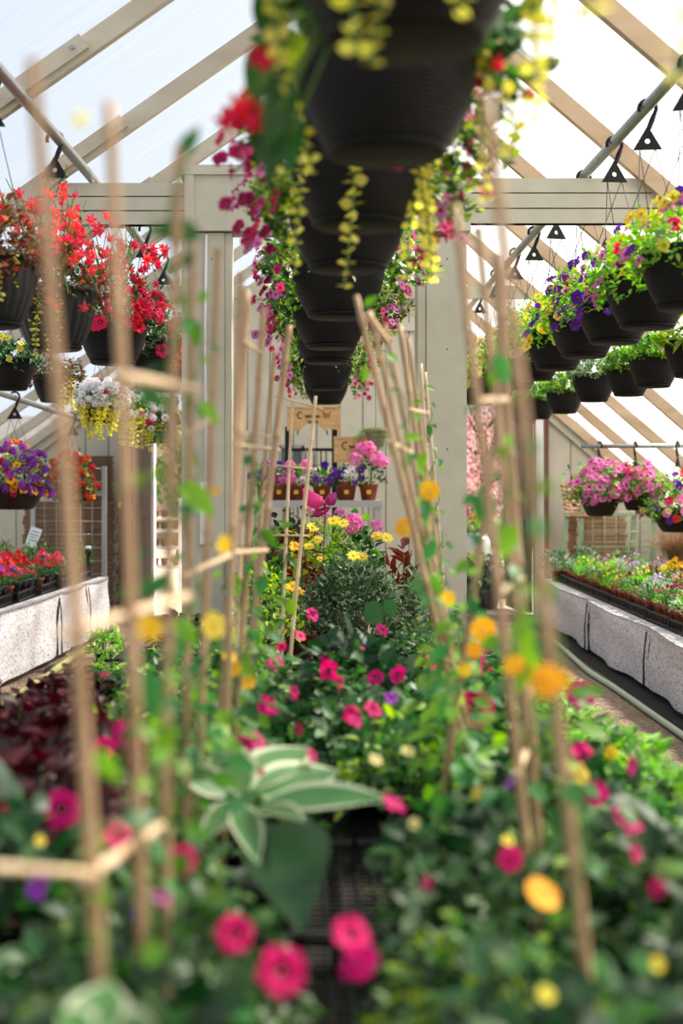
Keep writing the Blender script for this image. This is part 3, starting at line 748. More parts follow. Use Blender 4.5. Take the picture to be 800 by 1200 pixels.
for i, (d, x, kd, R, H, lm, fl, nm, tr) in enumerate(left):
    t = basket('hanging_basket', f'dark pot of {nm}, {ordn(i)} from camera over left aisle', 'hanging baskets over the left aisle', (x, d, 1.665 if i < 2 else 1.70), ZR + 0.01, R=R, H=H, kind=kd,
           fol=('l%d' % i, 420, 0.034, 0.017, lm), flowers=fl, nfl=38, spread=(1.4, 1.15, 0.5), trails=tr, cam_bias=0.7)
    if i in (1, 2):     # tall flowering sprays above the leaves
        for k in range(58):
            a, rr = U(-2.9, 0.8), U(0.02, 0.22); z = U(0.08, 0.36)
            p = Vector((rr*math.cos(a) + 0.02, rr*math.sin(a), H + z))
            link('flower', flower('fuchsia', 'coral' if i == 1 else random.choice(['coral', 'crimson']), 0.028, 'p_coral' if i == 1 else 'p_crimson'), t, p, face_rot(Vector((U(-1, 1), -0.8, U(-0.9, 0.4)))), U(0.7, 1.15))
        mb = MB()
        for k in range(30):
            a, rr = U(0, 6.28), U(0.05, 0.24); b0 = Vector((0.03*math.cos(a), 0.03*math.sin(a), H)); tp = Vector((rr*math.cos(a), rr*math.sin(a), H + U(0.2, 0.46)))
            mb.tube([b0, (b0 + tp)/2 + Vector((0, 0, 0.05)), tp], 0.002, 4, mi=1, cap=False)
            for q in range(6):
                c = b0.lerp(tp, 0.35 + 0.1*q); mb.leaf(c, dirv() + Vector((0, 0, 0.3)), (0, 0, 1), 0.035, 0.014, 0)
        link('flower_spray', mb.mesh('flower_spray', ['lf_bronze' if i == 1 else 'lf_mid', 'stemgreen']), t)
# --- left, lower row
low = [(7.15, -1.47, 1.63, ['lf_mid', 'stemgreen', 'lf_dark'], [('petunia', 'yellow', 0.02, 'yc', 1)], 5, 'dark leaves and few yellow flowers', []),
       (8.2, -1.44, 1.63, ['lf_bronze', 'stemgreen', 'lf_mid'], [('petunia', 'wine', 0.02, 'throat', 1)], 3, 'bronze leaves and pale trailers', [(-1.0, (14, 0.2), 1.0), (-0.5, (14, 0.2), 1.0)]),
       (9.3, -1.33, 1.56, ['lf_silver', 'stemgreen', 'lf_mid'], [('cluster', 'white', 0.026, 'throat', 9), ('petunia', 'crimson', 0.025, 'throat', 1)], 60, 'white flowers and long yellow trailers', [(-1.57 + (k - 6)*0.19, (14, 0.2), U(0.9, 1.4)) for k in range(13)]),
       (10.2, -1.25, 1.54, ['lf_mid', 'stemgreen', 'lf_yel'], [('cluster', 'white', 0.026, 'throat', 4), ('cluster', 'pink', 0.022, 'throat', 1)], 34, 'white and pale pink flowers', [(-1.57 + (k - 4)*0.27, (14, 0.2), U(0.8, 1.4)) for k in range(9)]),
       (11.0, -1.15, 1.48, ['lf_dark', 'stemgreen', 'lf_coleus'], [('cluster', 'wine', 0.03, 'throat', 3), ('cluster', 'white', 0.03, 'throat', 1)], 12, 'wine-red flowers', [(-1.57 + (k - 2)*0.35, (14, 0.2), U(0.8, 1.3)) for k in range(5)])]
for i, (d, x, z, lm, fl, nf, nm, tr) in enumerate(low):
    basket('hanging_basket', f'black pot of {nm}, {ordn(i)} in lower row by left slope', 'baskets by the left roof slope', (x, d, z), 2.1, R=0.125, H=0.155,
           fol=('ll%d' % i, 260, 0.034, 0.018, lm), flowers=fl, nfl=nf, spread=(1.4, 0.8, 0.5), trails=tr, cam_bias=0.9)
# --- low baskets on either side
basket('hanging_basket', 'brown hanging basket of bright purple and orange flowers low over the left table', 'low baskets over the tables', (-1.87, 9.2, 0.99), 1.72, R=0.19, H=0.17, kind='brown', fol=('lo1', 320, 0.04, 0.02, ['lf_mid', 'stemgreen', 'lf_yel']),
       flowers=[('cluster', 'violet', 0.027, 'throat', 7), ('petunia', 'orange', 0.03, 'dc', 2), ('petunia', 'scarlet', 0.03, 'throat', 2)], nfl=95, spread=(1.25, 1.25, 0.5), cam_bias=0.85, tray=False)
basket('hanging_basket', 'brown hanging basket of dark red flowers low before the silver grid rack', 'low baskets over the tables', (-1.84, 11.3, 1.0), 1.69, R=0.15, H=0.16, kind='brown', fol=('lo2', 320, 0.04, 0.02, ['lf_mid', 'stemgreen', 'lf_light']),
       flowers=[('cluster', 'scarlet', 0.026, 'throat', 7), ('petunia', 'orange', 0.024, 'yc', 1)], nfl=70, spread=(1.3, 1.5, 0.9), cam_bias=0.85, tray=False)
for x, z, R, nm, fl in ((2.08, 0.93, 0.14, 'brown hanging basket of pink petunias nearest the middle on the corner pipe', [('petunia', 'pink', 0.034, 'throat', 3), ('petunia', 'mauve', 0.03, 'throat', 1)]),
                        (2.33, 0.97, 0.10, 'small brown hanging basket of pink petunias between the two larger corner baskets', [('petunia', 'pink', 0.034, 'throat', 3), ('petunia', 'rose', 0.03, 'throat', 1)]),
                        (2.6, 0.82, 0.17, 'large brown hanging basket of pink, red and blue petunias at the corner pipe end', [('petunia', 'pink', 0.034, 'throat', 4), ('petunia', 'red', 0.03, 'throat', 1), ('petunia', 'purple', 0.03, 'throat', 1), ('petunia', 'paleyellow', 0.024, 'yc', 1)])):
    basket('hanging_basket', nm, 'pink petunia baskets in the right corner', (x, 10.0 - (0.1 if R > 0.15 else 0), z), 1.42, R=R, H=0.17, kind='brown', fol=('pk%.2f' % R, 300, 0.045, 0.022, ['lf_light', 'stemgreen', 'lf_mid']),
           flowers=fl, nfl=62, spread=(1.6 if R > 0.12 else 1.9, 1.45 if R < 0.16 else 1.3, 0.6), cam_bias=0.8, tray=False, hrot=PI/2)

# ------------------------------------------------------------------ centre bench
BZ = 0.42
t = thing('plant_bench', 'long low slatted bench down the middle carrying the bedding plants', 'bench', (0, 3.3, 0))
mb = MB()
for k in range(14):
    x = -0.80 + k*0.123
    mb.box((x, 0.85, BZ - 0.03), (x + 0.1, 6.7, BZ))
mb.build('bench_top', 'bench', t, smooth=False)
for y in (1.0, 2.9, 4.8, 6.5):
    for x in (-0.7, 0.8):
        mb = MB(); mb.box((x - 0.045, y - 0.045, 0), (x + 0.045, y + 0.045, BZ - 0.03)); mb.build('leg', 'bench', t, smooth=False)
    mb = MB(); mb.box((-0.78, y - 0.02, BZ - 0.12), (0.9, y + 0.02, BZ - 0.03)); mb.build('cross_rail', 'bench', t, smooth=False)

def small_pot(R=0.055, H=0.10, col='black'):
    mb = MB(); mb.lathe([(0, 0), (R*0.72, 0), (R*0.95, H*0.8), (R*1.06, H*0.82), (R*1.08, H), (R*0.98, H), (R*0.94, H*0.88), (0, H*0.88)], 20)
    return mb.mesh('pot', col)
POT_BLACK = small_pot(0.058, 0.10, 'black'); POT_TERRA = small_pot(0.05, 0.09, 'terra'); POT_TERRA_B = small_pot(0.07, 0.12, 'terra'); POT_BIG = small_pot(0.12, 0.16, 'greypot')
# black grid trays on the bench, seen in the gap between the plants
def grid_tray(label, x0, y0, w, l, z, group, name='nursery_tray'):
    mb = MB(); h = 0.06
    nx, ny = max(3, int(w/0.028)), max(3, int(l/0.028))
    for i in range(nx + 1): mb.box((x0 + w*i/nx - 0.002, y0, z + 0.002), (x0 + w*i/nx + 0.002, y0 + l, z + 0.007))
    for j in range(ny + 1): mb.box((x0, y0 + l*j/ny - 0.002, z + 0.003), (x0 + w, y0 + l*j/ny + 0.002, z + 0.008))
    for a, b, c, d in ((x0, y0, x0 + w, y0 + 0.005), (x0, y0 + l - 0.005, x0 + w, y0 + l), (x0, y0, x0 + 0.005, y0 + l), (x0 + w - 0.005, y0, x0 + w, y0 + l)):
        mb.box((a, b, z + h - 0.012), (c, d, z + h)); mb.box((a, b, z), (c, d, z + 0.01))
        L = max(c - a, d - b); n = max(2, int(L/0.05))
        for k in range(n + 1):
            if c - a > d - b: q = a + (c - a)*k/n; mb.box((q - 0.004, b, z), (q + 0.004, d, z + h))
            else: q = b + (d - b)*k/n; mb.box((a, q - 0.004, z), (c, q + 0.004, z + h))
    o = mb.build(name, 'traymat', smooth=False)
    return tag(o, label, 'tray', group)
M['traymat'] = solid('black_tray_plastic', '#1d1f22', 0.45, spec=0.5)
k = 0
for y in (1.0, 1.56, 2.12, 2.68, 3.24, 3.8, 4.36, 4.92):
    for c, x in enumerate((-0.765, -0.255, 0.255)):
        grid_tray(f'black open-grid nursery tray on bench, {ordn(k)} from camera in {("left", "middle", "right")[c]} line', x, y, 0.5, 0.545, BZ, 'grid trays on the middle bench')
    k += 1

# foliage kinds for the bench
FOL = dict(
    pet=[mound('foliage', 0.165, 0.21, 480, 0.033, 0.020, ['lf_mid', 'stemgreen', 'lf_blue'], fill=0.4) for _ in range(4)],
    blue=[mound('foliage', 0.165, 0.2, 460, 0.034, 0.021, ['lf_blue', 'stemgreen', 'lf_mid'], fill=0.4) for _ in range(3)],
    yel=[mound('foliage', 0.16, 0.2, 440, 0.034, 0.019, ['lf_mid', 'stemgreen', 'lf_yel'], fill=0.4) for _ in range(2)],
    light=[mound('foliage', 0.18, 0.22, 230, 0.075, 0.019, ['lf_light', 'stemgreen', 'lf_mid'], fill=0.45, upr=0.2) for _ in range(3)],
    coleus=[mound('foliage', 0.19, 0.26, 330, 0.052, 0.032, ['lf_coleus', 'stemgreen'], fill=0.4, curl=0.6, upr=0.25) for _ in range(2)],
    mint=[mound('foliage', 0.17, 0.26, 240, 0.055, 0.03, ['lf_dark', 'stemgreen', 'lf_mid'], fill=0.4) for _ in range(2)],
    silver=[mound('foliage', 0.16, 0.2, 240, 0.045, 0.02, ['lf_silver', 'stemgreen', 'lf_blue']) for _ in range(2)],
)
colx = [-0.65, -0.40, -0.14, 0.14, 0.40, 0.68]
coln = ['left edge row', 'second row from left', 'row left of centre', 'row right of centre', 'second row from right', 'right edge row']
kindname = dict(pet='green petunia plant', blue='blue-green petunia plant', yel='yellow-green bedding plant', light='bright narrow-leaved plant', coleus='dark red coleus plant', mint='deep green leafy plant', silver='silvery leaved plant')
plants = []
ys = [1.08 + 0.255*j for j in range(18)]
for ci, x in enumerate(colx):
    n = 0
    for j, y in enumerate(ys):
        kd = random.choices(['pet', 'blue', 'yel', 'mint'], [4, 3, 1, 1.5])[0]
        if y < 1.9: kd = random.choices(['pet', 'blue', 'mint', 'yel'], [2, 2, 3, 1])[0]
        if ci == 0 and 1.75 < y < 3.95: kd = 'coleus'
        if ci == 1 and 1.95 < y < 2.95: kd = 'coleus'
        if ci == 0 and y > 4.5: kd = 'light'
        if ci == 5 and 2.3 < y < 4.6: kd = 'light'
        if ci == 3 and 2.2 < y < 2.75: continue          # the gap where the tray shows
        if ci == 2 and 2.05 < y < 2.45: continue         # the hosta stands here
        if ci == 2 and y < 1.2: continue
        if ci == 0 and y > 4.8: continue
        if y > 4.9 and ci in (2, 3): continue            # the daisy shrub stands here
        px, py = x + U(-0.03, 0.03), y + U(-0.035, 0.035)
        if 1.3 < y < 3.05: px += {1: -0.02, 2: -0.03, 3: 0.085, 4: 0.06, 5: 0.02}.get(ci, 0)
        t = thing('bedding_plant', '', 'plant', (px, py, BZ + 0.012), 'bedding plants on the middle bench')
        link('pot', POT_BLACK, t)
        sc = {0: 0.86, 5: 0.9}.get(ci, 1.0)*U(0.9, 1.1); hz = U(0.85, 1.1)
        if kd == 'coleus': sc *= 1.02; hz *= 0.9 if y < 3.2 else 0.7
        elif ci in (0, 5) and y > 2.6: hz *= 0.5
        elif y > 4.0: hz *= 0.68
        fo = link('foliage', random.choice(FOL[kd]), t, (0, 0, 0.055), (U(-0.12, 0.12), U(-0.12, 0.12), U(0, 6.28)), (sc, sc, sc*hz))
        plants.append(dict(o=t, kd=kd, ci=ci, i=n, fl={}, x=px, y=py)); n += 1

def add_flower(px, py, wpx, kind, col, centre='throat', zc=0.705, d=None, facing=None):
    d = d or (EYE - zc)*F/(py - VY)
    q = P(px, py, d)
    best = min(plants, key=lambda p: (p['x'] - q.x) ** 2 + (p['y'] + 0.03 - q.y) ** 2)
    r = wpx*d/F/2
    r = round(min(0.046, max(0.008, r))*250)/250
    fd = Vector(facing).normalized() + dirv()*0.4 if facing else Vector((U(-1.1, 1.1), -0.7, U(0.0, 1.1)))
    link('flower', flower(kind, col, r, centre), best['o'], q - best['o'].location, face_rot(fd))
    best['fl'][col] = best['fl'].get(col, 0) + 1
mag = [(557,830,46,(0,-1,.5)),(72,948,46,(.2,-1,.4)),(684,888,40,(.3,-1,.4)),(740,897,26,(1,-.6,.3)),(735,960,40,(.5,-1,.9)),(697,930,30,(0,-.6,-.3)),(462,942,36,(1,-.2,.8)),(412,1095,52,(.3,-1,.4)),(422,1130,50,(.5,-.5,-.2)),
       (330,1138,60,(.5,-1,.8)),(275,1094,48,(-.3,-1,.6)),(213,1008,36,(.4,-1,.2)),(137,978,38,(0,-1,.6)),(150,862,44,(.2,-1,.3)),(120,878,34,(-.2,-1,.1)),(385,786,26,(-.5,-1,.4)),(380,775,20,None),(310,826,24,None),(345,812,18,None),
       (366,720,18,None),(448,738,18,None),(680,814,36,(.6,-1,.3)),(598,1006,30,(-.3,-1,.4)),(440,794,22,None),(466,790,24,None),(437,831,24,None),(412,838,24,None),(416,845,18,None),(322,777,22,None),(300,868,28,None),(285,872,30,None),(318,828,22,None),
       (352,745,16,None),(425,765,18,None),(570,760,18,None),(505,775,20,None),(330,757,16,None),(175,815,20,None),(185,825,22,None),(568,785,18,None),(745,1000,26,None),(500,1035,18,None),(306,905,14,None),(365,885,16,None),(560,772,18,None),(398,800,18,None)]
for px, py, w, fc in mag: add_flower(px, py, w, 'petunia', 'rose' if py in (777, 868, 745, 885) else 'magenta', facing=fc)
for px, py, w, c in ((45,1035,44,'violet'),(160,1070,22,'purple'),(595,918,22,'violet'),(458,818,20,'violet'),(190,1050,26,'mauve'),(350,855,18,'wine'),(530,830,20,'wine'),(770,1040,24,'wine')): add_flower(px, py, w, 'petunia', c)
for px, py, w, c in ((675,907,34,'yellow'),(635,1048,44,'orange'),(716,882,18,'yellow'),(560,930,18,'yellow'),(770,1130,18,'yellow'),(640,1165,16,'yellow'),(478,880,16,'paleyellow'),(270,740,20,'yellow'),(290,760,14,'gold'),(285,800,16,'gold'),(278,795,14,'yellow'),(545,765,18,'gold'),(595,985,18,'yellow'),(47,985,14,'yellow'),(485,965,14,'paleyellow'),(235,875,12,'yellow'),(440,890,16,'paleyellow')):
    add_flower(px, py, w, 'thunbergia' if c in ('orange', 'gold') else 'petunia', c, 'yc')
for p in plants:
    fl = p['fl']
    if fl:
        main = max(fl, key=fl.get); c = {'wine': 'wine-red', 'rose': 'pink', 'gold': 'golden', 'paleyellow': 'pale yellow'}.get(main, main)
        desc = f"{kindname[p['kd']]} with {NUM[min(9, fl[main])]} {c} {'flower' if fl[main] == 1 else 'flowers'}"
    else: desc = kindname[p['kd']] + ' out of bloom'
    p['o']['label'] = f"{desc}, {ordn(p['i'])} from camera in {coln[p['ci']]}"

# hosta with white-edged leaves
def hosta(label, base, leaves):
    t = thing('hosta', label, 'plant', base)
    link('pot', POT_BLACK, t)
    for (px, py, d, tip_px, tip_py, tip_d, w, plain) in leaves:
        a, b = P(px, py, d), P(tip_px, tip_py, tip_d)
        mb = MB(); root = Vector(base) + Vector((0, 0, 0.09))
        mb.tube([root, (root + a)/2 + Vector((0, 0, 0.02)), a], 0.004, 6, mi=2, cap=False)
        nr = Vector((0, -0.55, 0.85)) if not plain else Vector((0, -1, 0.3))
        L = (b - a).length
        mb.bigleaf(a + (b-a)*0.0, (b - a) + Vector((0, 0, L*0.12)), nr, L*1.04, w, 0, None if plain else 1, 0.14, 0.2)
        mb.build('leaf', ['lf_hosta' if not plain else 'lf_dark', 'lf_hostaw', 'stemgreen'], t)
hosta('variegated hosta with broad white-edged leaves in the middle of the bench', (-0.07, 2.25, BZ + 0.012),
      [(305,945,2.2,448,940,2.05,0.075,False),(300,930,2.25,400,905,2.35,0.09,False),(290,925,2.25,365,875,2.5,0.10,False),(285,930,2.2,250,865,2.4,0.08,False),(280,945,2.15,300,1010,1.95,0.05,False),(265,930,2.2,205,900,2.2,0.06,False),
       (330,965,2.1,345,1085,1.8,0.125,True),(300,950,2.15,350,960,1.95,0.05,False),(280,940,2.2,240,985,2.0,0.05,False)])
hosta('white-edged hosta leaves at the near end of the bench', (-0.19, 1.1, BZ + 0.012),
      [(105,1215,1.15,130,1150,1.2,0.055,False),(130,1215,1.12,180,1215,1.1,0.05,False),(95,1230,1.12,75,1190,1.1,0.05,False)])

# daisy shrub and the plants round it at the far end
def shrub(label, base, R, H, n, L, W, mats, pot, name='shrub', cat='plant', flowers=(), potz=0.12, **kw):
    t = thing(name, label, cat, base); link('pot', pot, t)
    link('foliage', mound('foliage', R, H, n, L, W, mats, **kw), t, (0, 0, potz))
    for (px, py, d, kind, col, r, ce) in flowers:
        q = P(px, py, d) - Vector(base)
        link('flower', flower(kind, col, r, ce), t, q, face_rot((U(-0.3, 0.3), -0.7, 0.8)))
    return t
shrub('bushy green marguerite with yellow daisies in a grey pot at far bench end', (0.175, 5.35, BZ + 0.0), 0.205, 0.36, 3200, 0.03, 0.011, ['lf_blue', 'stemgreen', 'lf_silver'], POT_BIG, 'marguerite_shrub',
      flowers=[(414,651,5.15,'daisy','yellow',0.026,'yc'),(424,652,5.16,'daisy','yellow',0.024,'yc'),(442,628,5.3,'daisy','yellow',0.026,'yc'),(453,630,5.3,'daisy','yellow',0.028,'yc'),(391,610,5.4,'daisy','yellow',0.028,'yc'),(402,613,5.4,'daisy','yellow',0.024,'yc'),(372,632,5.3,'daisy','yellow',0.022,'yc'),(362,640,5.3,'daisy','yellow',0.022,'yc')], fill=0.5, potz=0.13)
BL, PB = 'lf_dark', POT_TERRA
shrub('red-brown leaved plant behind the marguerite, beside the cane ladder', (-0.02, 5.95, BZ), 0.15, 0.5, 110, 0.085, 0.034, ['lf_redbrown', 'stemgreen', 'lf_yel'], POT_TERRA_B, 'red_leaved_plant', upr=0.2)
shrub('grey-leaved plant against the foot of the right post', (0.42, 5.6, BZ), 0.14, 0.28, 320, 0.045, 0.018, ['lf_silver', 'stemgreen', 'lf_blue'], POT_TERRA_B, 'grey_leaved_plant')
shrub('small copper-leaved plant at the right post', (0.40, 5.72, BZ), 0.09, 0.44, 36, 0.10, 0.04, ['lf_redbrown', 'stemgreen'], POT_TERRA_B, 'copper_leaved_plant')
shrub('yellow-green bushy plant left of the marguerite, by the cane ladder', (-0.14, 5.2, BZ), 0.15, 0.33, 420, 0.035, 0.016, ['lf_yel', 'stemgreen', 'lf_mid'], POT_BLACK, 'bushy_plant', flowers=[(345,640,5.1,'petunia','gold',0.024,'yc'),(350,693,5.0,'fuchsia','gold',0.024,'yc'),(342,687,5.0,'petunia','gold',0.024,'yc')])
shrub('pale green grassy plant with yellow spikes behind the marguerite', (0.09, 6.3, BZ), 0.2, 0.48, 520, 0.06, 0.012, ['lf_light', 'stemgreen', 'lf_yel'], POT_BLACK, 'grassy_plant', flowers=[(366,618,6.1,'daisy','yellow',0.03,'yc'),(375,655,6.0,'daisy','yellow',0.02,'yc')], upr=0.1)
shrub('pink geranium with round heads standing behind the marguerite', (0.23, 6.5, BZ), 0.16, 0.48, 330, 0.05, 0.04, ['lf_mid', 'stemgreen', 'lf_light'], POT_TERRA_B, 'geranium', flowers=[(415,613,6.3,'cluster','pink',0.045,'throat'),(411,617,6.3,'cluster','pink',0.038,'throat'),(441,616,6.4,'cluster','pink',0.03,'throat')])
shrub('dark wine-leaved plant with mauve blooms behind the pink butterfly', (-0.04, 6.55, BZ), 0.19, 0.5, 330, 0.05, 0.03, ['lf_dark', 'stemgreen', 'lf_coleus'], POT_TERRA_B, 'wine_leaved_plant', flowers=[(362,600,6.4,'cluster','mauve',0.03,'throat'),(398,602,6.4,'cluster','mauve',0.03,'throat'),(380,606,6.4,'cluster','mauve',0.028,'throat')])
shrub('leafy green plant left of the cane ladder at far bench end', (-0.16, 5.75, BZ), 0.14, 0.42, 300, 0.05, 0.028, ['lf_mid', 'stemgreen', 'lf_light'], POT_BLACK, 'leafy_plant')
# the two round leaves beside the shrub
t = thing('round_leaved_plant', 'plant holding up two round green leaves before the marguerite', 'plant', (0.20, 4.75, BZ + 0.012)); link('pot', POT_BLACK, t)
for px, py, w in ((438,718,32), (457,712,22)):
    q = P(px, py, 4.55); mb = MB(); mb.tube([Vector((0.20, 4.75, BZ + 0.1)), q + Vector((0.0, 0.04, -0.05)), q], 0.003, 5, mi=1)
    r = w*4.55/F/2*0.75; mb.add([q] + [q + Vector((r*math.cos(a), 0.3*r*math.sin(a) + 0.1*r*math.cos(2*a), r*1.15*math.sin(a))) for a in [2*PI*k/16 for k in range(16)]], [(0, 1+k, 1+(k+1) % 16) for k in range(16)])
    mb.build('leaf', ['lf_vine_d', 'stemgreen'], t)

# ------------------------------------------------------------------ bamboo canes with climbers
def cane(t, top, bot, d, r=0.0065, zb=None, mat='bamboo', d2=None):
    a, b = P(top[0], top[1], d), P(bot[0], bot[1], d2 or d)
    zb = zb if zb is not None else BZ + 0.06
    k = (a.z - zb)/(a.z - b.z); b = a + (b - a)*k
    L = (a - b).length; pts, rs = [], []; z = 0.0; nx = U(0.05, 0.2)
    while z < L:
        pts.append(z); rs.append(r*(1 - 0.12*z/L)*U(0.96, 1.04))
        if z > nx:
            pts += [z + 0.004, z + 0.008, z + 0.012]; rs += [r*0.97, r*1.2, r*0.97]; nx = z + U(0.13, 0.2); z += 0.02
        z += 0.05
    pts.append(L); rs.append(r*0.88)
    dr = (a - b).normalized()
    bow = Vector((U(-1, 1), U(-1, 1), 0))*0.004
    mb = MB(); mb.tube([b + dr*s_ + bow*math.sin(PI*s_/L) for s_ in pts], rs, 10)
    mb.build('cane', mat, t)
    return a, b
def crossbar(t, p0, p1, r=0.0055, mat='bamboo2'):
    a, b = P(*p0), P(*p1); e = (b - a).normalized()*0.012
    mb = MB(); mb.tube([a - e, a.lerp(b, 0.3), a.lerp(b, 0.6), b + e], [r*0.95, r*1.03, r, r*0.95], 8); mb.build('crossbar', mat, t)
def vine(t, a, b, turns=5, n=26, sz=0.045, t0=0.0, t1=0.8, extra=(), mats=('lf_vine', 'stemgreen', 'lf_vine_d')):
    """a climbing stem wound round the cane from b (foot) towards a (tip), with pointed leaves"""
    mb = MB(); pts = []
    k = 60; sz *= 0.78
    for i in range(k + 1):
        s_ = t0 + (t1 - t0)*i/k; ang = s_*turns*2*PI
        pts.append(b.lerp(a, s_) + Vector((math.cos(ang), math.sin(ang), 0))*0.011)
    mb.tube(pts, 0.0018, 5, mi=1, cap=False)
    for i in range(n):
        s_ = (i + U(0, 1))/n; s_ = s_ ** 1.25
        p = pts[int(s_*k)]; ang = U(0, 6.28); d = Vector((math.cos(ang), math.sin(ang), U(-0.5, 0.3)))
        l = sz*U(0.6, 1.2)*(1 - 0.35*s_)
        q = p + d.normalized()*l*0.5
        mb.tube([p, q], 0.001, 4, mi=1, cap=False)
        mb.leaf(q, d + Vector((0, 0, -0.5)), Vector((0, -0.5, 0.8)) + dirv()*0.4, l, l*0.72, 0 if U(0, 1) < 0.5 else 2, 0.2, 0.1)
    if t0 == 0.0:
        near = b.y < 1.95
        for i in range(8 if near else 17):
            p = b.lerp(a, U(0.12, 0.36)); ang = U(0, 6.28); e = Vector((math.cos(ang), math.sin(ang), U(-0.3, 0.5)))
            q = p + e*U(0.02, 0.085); l = U(0.03, 0.055)*(0.7 if near else 1)
            mb.tube([p, (p + q)/2 + Vector((0, 0, 0.008)), q], 0.001, 4, mi=1, cap=False)
            mb.leaf(q, e + Vector((0, 0, U(-0.7, 0.3))), Vector((0, -0.4, 0.8)) + dirv()*0.5, l, l*0.6, 0 if U(0, 1) < 0.6 else 2, 0.25, 0.1)
    for (px, py, d_, L_, dx, dz, m_) in extra:
        q = P(px, py, d_); dr = Vector((dx, -0.15, dz)); st = min(pts, key=lambda v: (v - q).length)
        s0 = q - dr.normalized()*L_*0.5
        mb.tube([st, s0], 0.0012, 4, mi=1, cap=False)
        L_ *= 0.8; mb.bigleaf(s0, dr, (U(-0.6, 0.6), -0.8, 0.5), L_, L_*0.55, m_, None, 0.2, 0.2, 6)
    mb.build('vine', list(mats), t)
def vflower(t, px, py, d, r, col, fc=(0, -1, 0.15), ce='yc'):
    r *= 0.78; fc = Vector(fc) + dirv()*0.35
    link('flower', flower('thunbergia', col, r, ce), t, P(px, py, d) - Vector(t['_b']), face_rot(fc))
G = 'bamboo trellises on the middle bench'
def trellis(label, loc): return thing('bamboo_trellis', label, 'plant trellis', loc, G)
# nearest on the left
t = trellis('nearest left bamboo trellis, three blurred tall canes with pale crossbars', (-0.17, 1.36, BZ + 0.06))
A1 = cane(t, (38,70), (112,1140), 1.22); A2 = cane(t, (128,120), (162,1045), 1.36); A3 = cane(t, (210,172), (198,960), 1.55)
crossbar(t, (78,742,1.215), (216,700,1.56)); crossbar(t, (100,1028,1.215), (194,964,1.56)); crossbar(t, (140,440,1.36), (228,456,1.6)); crossbar(t, (-12,1016,1.1), (106,1024,1.215), 0.004)
vine(t, A3[0], A3[1], 6, 22, 0.045, 0.0, 0.98, [(224,160,1.55,0.05,0.3,0.6,2),(195,268,1.55,0.075,-1,0.2,2),(222,300,1.55,0.03,0.5,0.8,2),(160,560,1.5,0.05,0.6,0.3,0),(185,470,1.52,0.05,0.8,-0.5,2),(175,690,1.5,0.05,-0.8,-0.4,2),(165,690,1.5,0.05,0.8,0.2,2),(185,880,1.45,0.06,-0.5,-0.8,0)])
vine(t, A1[0], A1[1], 4, 14, 0.04, 0.0, 0.35)
vflower(t, 175, 736, 1.5, 0.017, 'gold'); vflower(t, 95, 140, 1.4, 0.011, 'paleyellow')
vine(t, A2[0], A2[1], 4, 16, 0.05, 0.0, 0.45, [(130,905,1.36,0.05,0.5,-0.6,0)])
# second on the left
t = trellis('second left bamboo trellis, two canes with bright leaves before the left post', (-0.17, 2.2, BZ + 0.06))
B1 = cane(t, (227,286), (222,760), 2.16); B2 = cane(t, (255,296), (240,740), 2.24)
crossbar(t, (218,674,2.15), (266,652,2.3), 0.004); crossbar(t, (222,505,2.16), (252,488,2.24), 0.0035)
vine(t, B1[0], B1[1], 6, 26, 0.05, 0.0, 0.9, [(230,394,2.14,0.06,0.3,-0.7,0),(250,487,2.14,0.055,0.7,-0.8,0),(238,590,2.1,0.085,0.9,-0.8,0),(212,378,2.1,0.04,-0.7,0.2,2),(240,345,2.2,0.03,0.5,0.5,0),(222,745,2.0,0.06,0.5,-0.5,0),(200,770,2.0,0.07,-0.5,-0.8,2),(178,820,2.0,0.08,0.2,-0.9,2)])
vine(t, B2[0], B2[1], 5, 18, 0.05, 0.0, 0.5)
vflower(t, 250, 733, 2.05, 0.025, 'yellow', (0.6, -0.7, 0.5)); vflower(t, 262, 638, 2.1, 0.017, 'gold', (0.6, -0.8, 0.3)); vflower(t, 253, 575, 2.15, 0.008, 'gold')
# third on the left
t = trellis('third left bamboo trellis, three close canes right of the left post', (-0.13, 2.7, BZ + 0.06))
C1 = cane(t, (282,320), (268,780), 2.45); C2 = cane(t, (289,340), (262,785), 2.67, 0.0085); C3 = cane(t, (309,360), (282,775), 2.92, 0.0075)
crossbar(t, (288,402,2.66), (306,414,2.92), 0.004); crossbar(t, (268,648,2.45), (312,645,2.9), 0.0045); crossbar(t, (272,520,2.6), (300,524,2.9), 0.0035)
vine(t, C3[0], C3[1], 6, 34, 0.05, 0.0, 0.75, [(318,634,2.9,0.06,0.5,-0.6,0),(305,690,2.85,0.06,-0.3,-0.8,2),(276,690,2.8,0.06,0.1,-0.9,0)])
vine(t, C2[0], C2[1], 5, 26, 0.045, 0.0, 0.55)
for q in ((269,770),(275,785),(292,800)): vflower(t, q[0], q[1], 2.6, 0.016, 'gold', (U(-0.5, 0.5), -1, 0.5))
# fourth on the left
t = trellis('fourth left bamboo trellis, leaning canes tied near the top', (-0.09, 3.4, BZ + 0.06))
D1 = cane(t, (339,381), (293,775), 3.25, 0.0085); D2 = cane(t, (321,412), (297,720), 3.6); D3 = cane(t, (289,505), (277,757), 3.4, 0.005, mat='bamboo2')
crossbar(t, (284,522,3.4), (322,527,3.4), 0.004, 'bamboo2'); crossbar(t, (298,508,3.4), (327,514,3.3), 0.003)
vine(t, D2[0], D2[1], 7, 40, 0.045, 0.0, 0.7, [(303,595,3.5,0.05,0.5,-0.6,0)])
vine(t, D1[0], D1[1], 4, 26, 0.05, 0.0, 0.4)
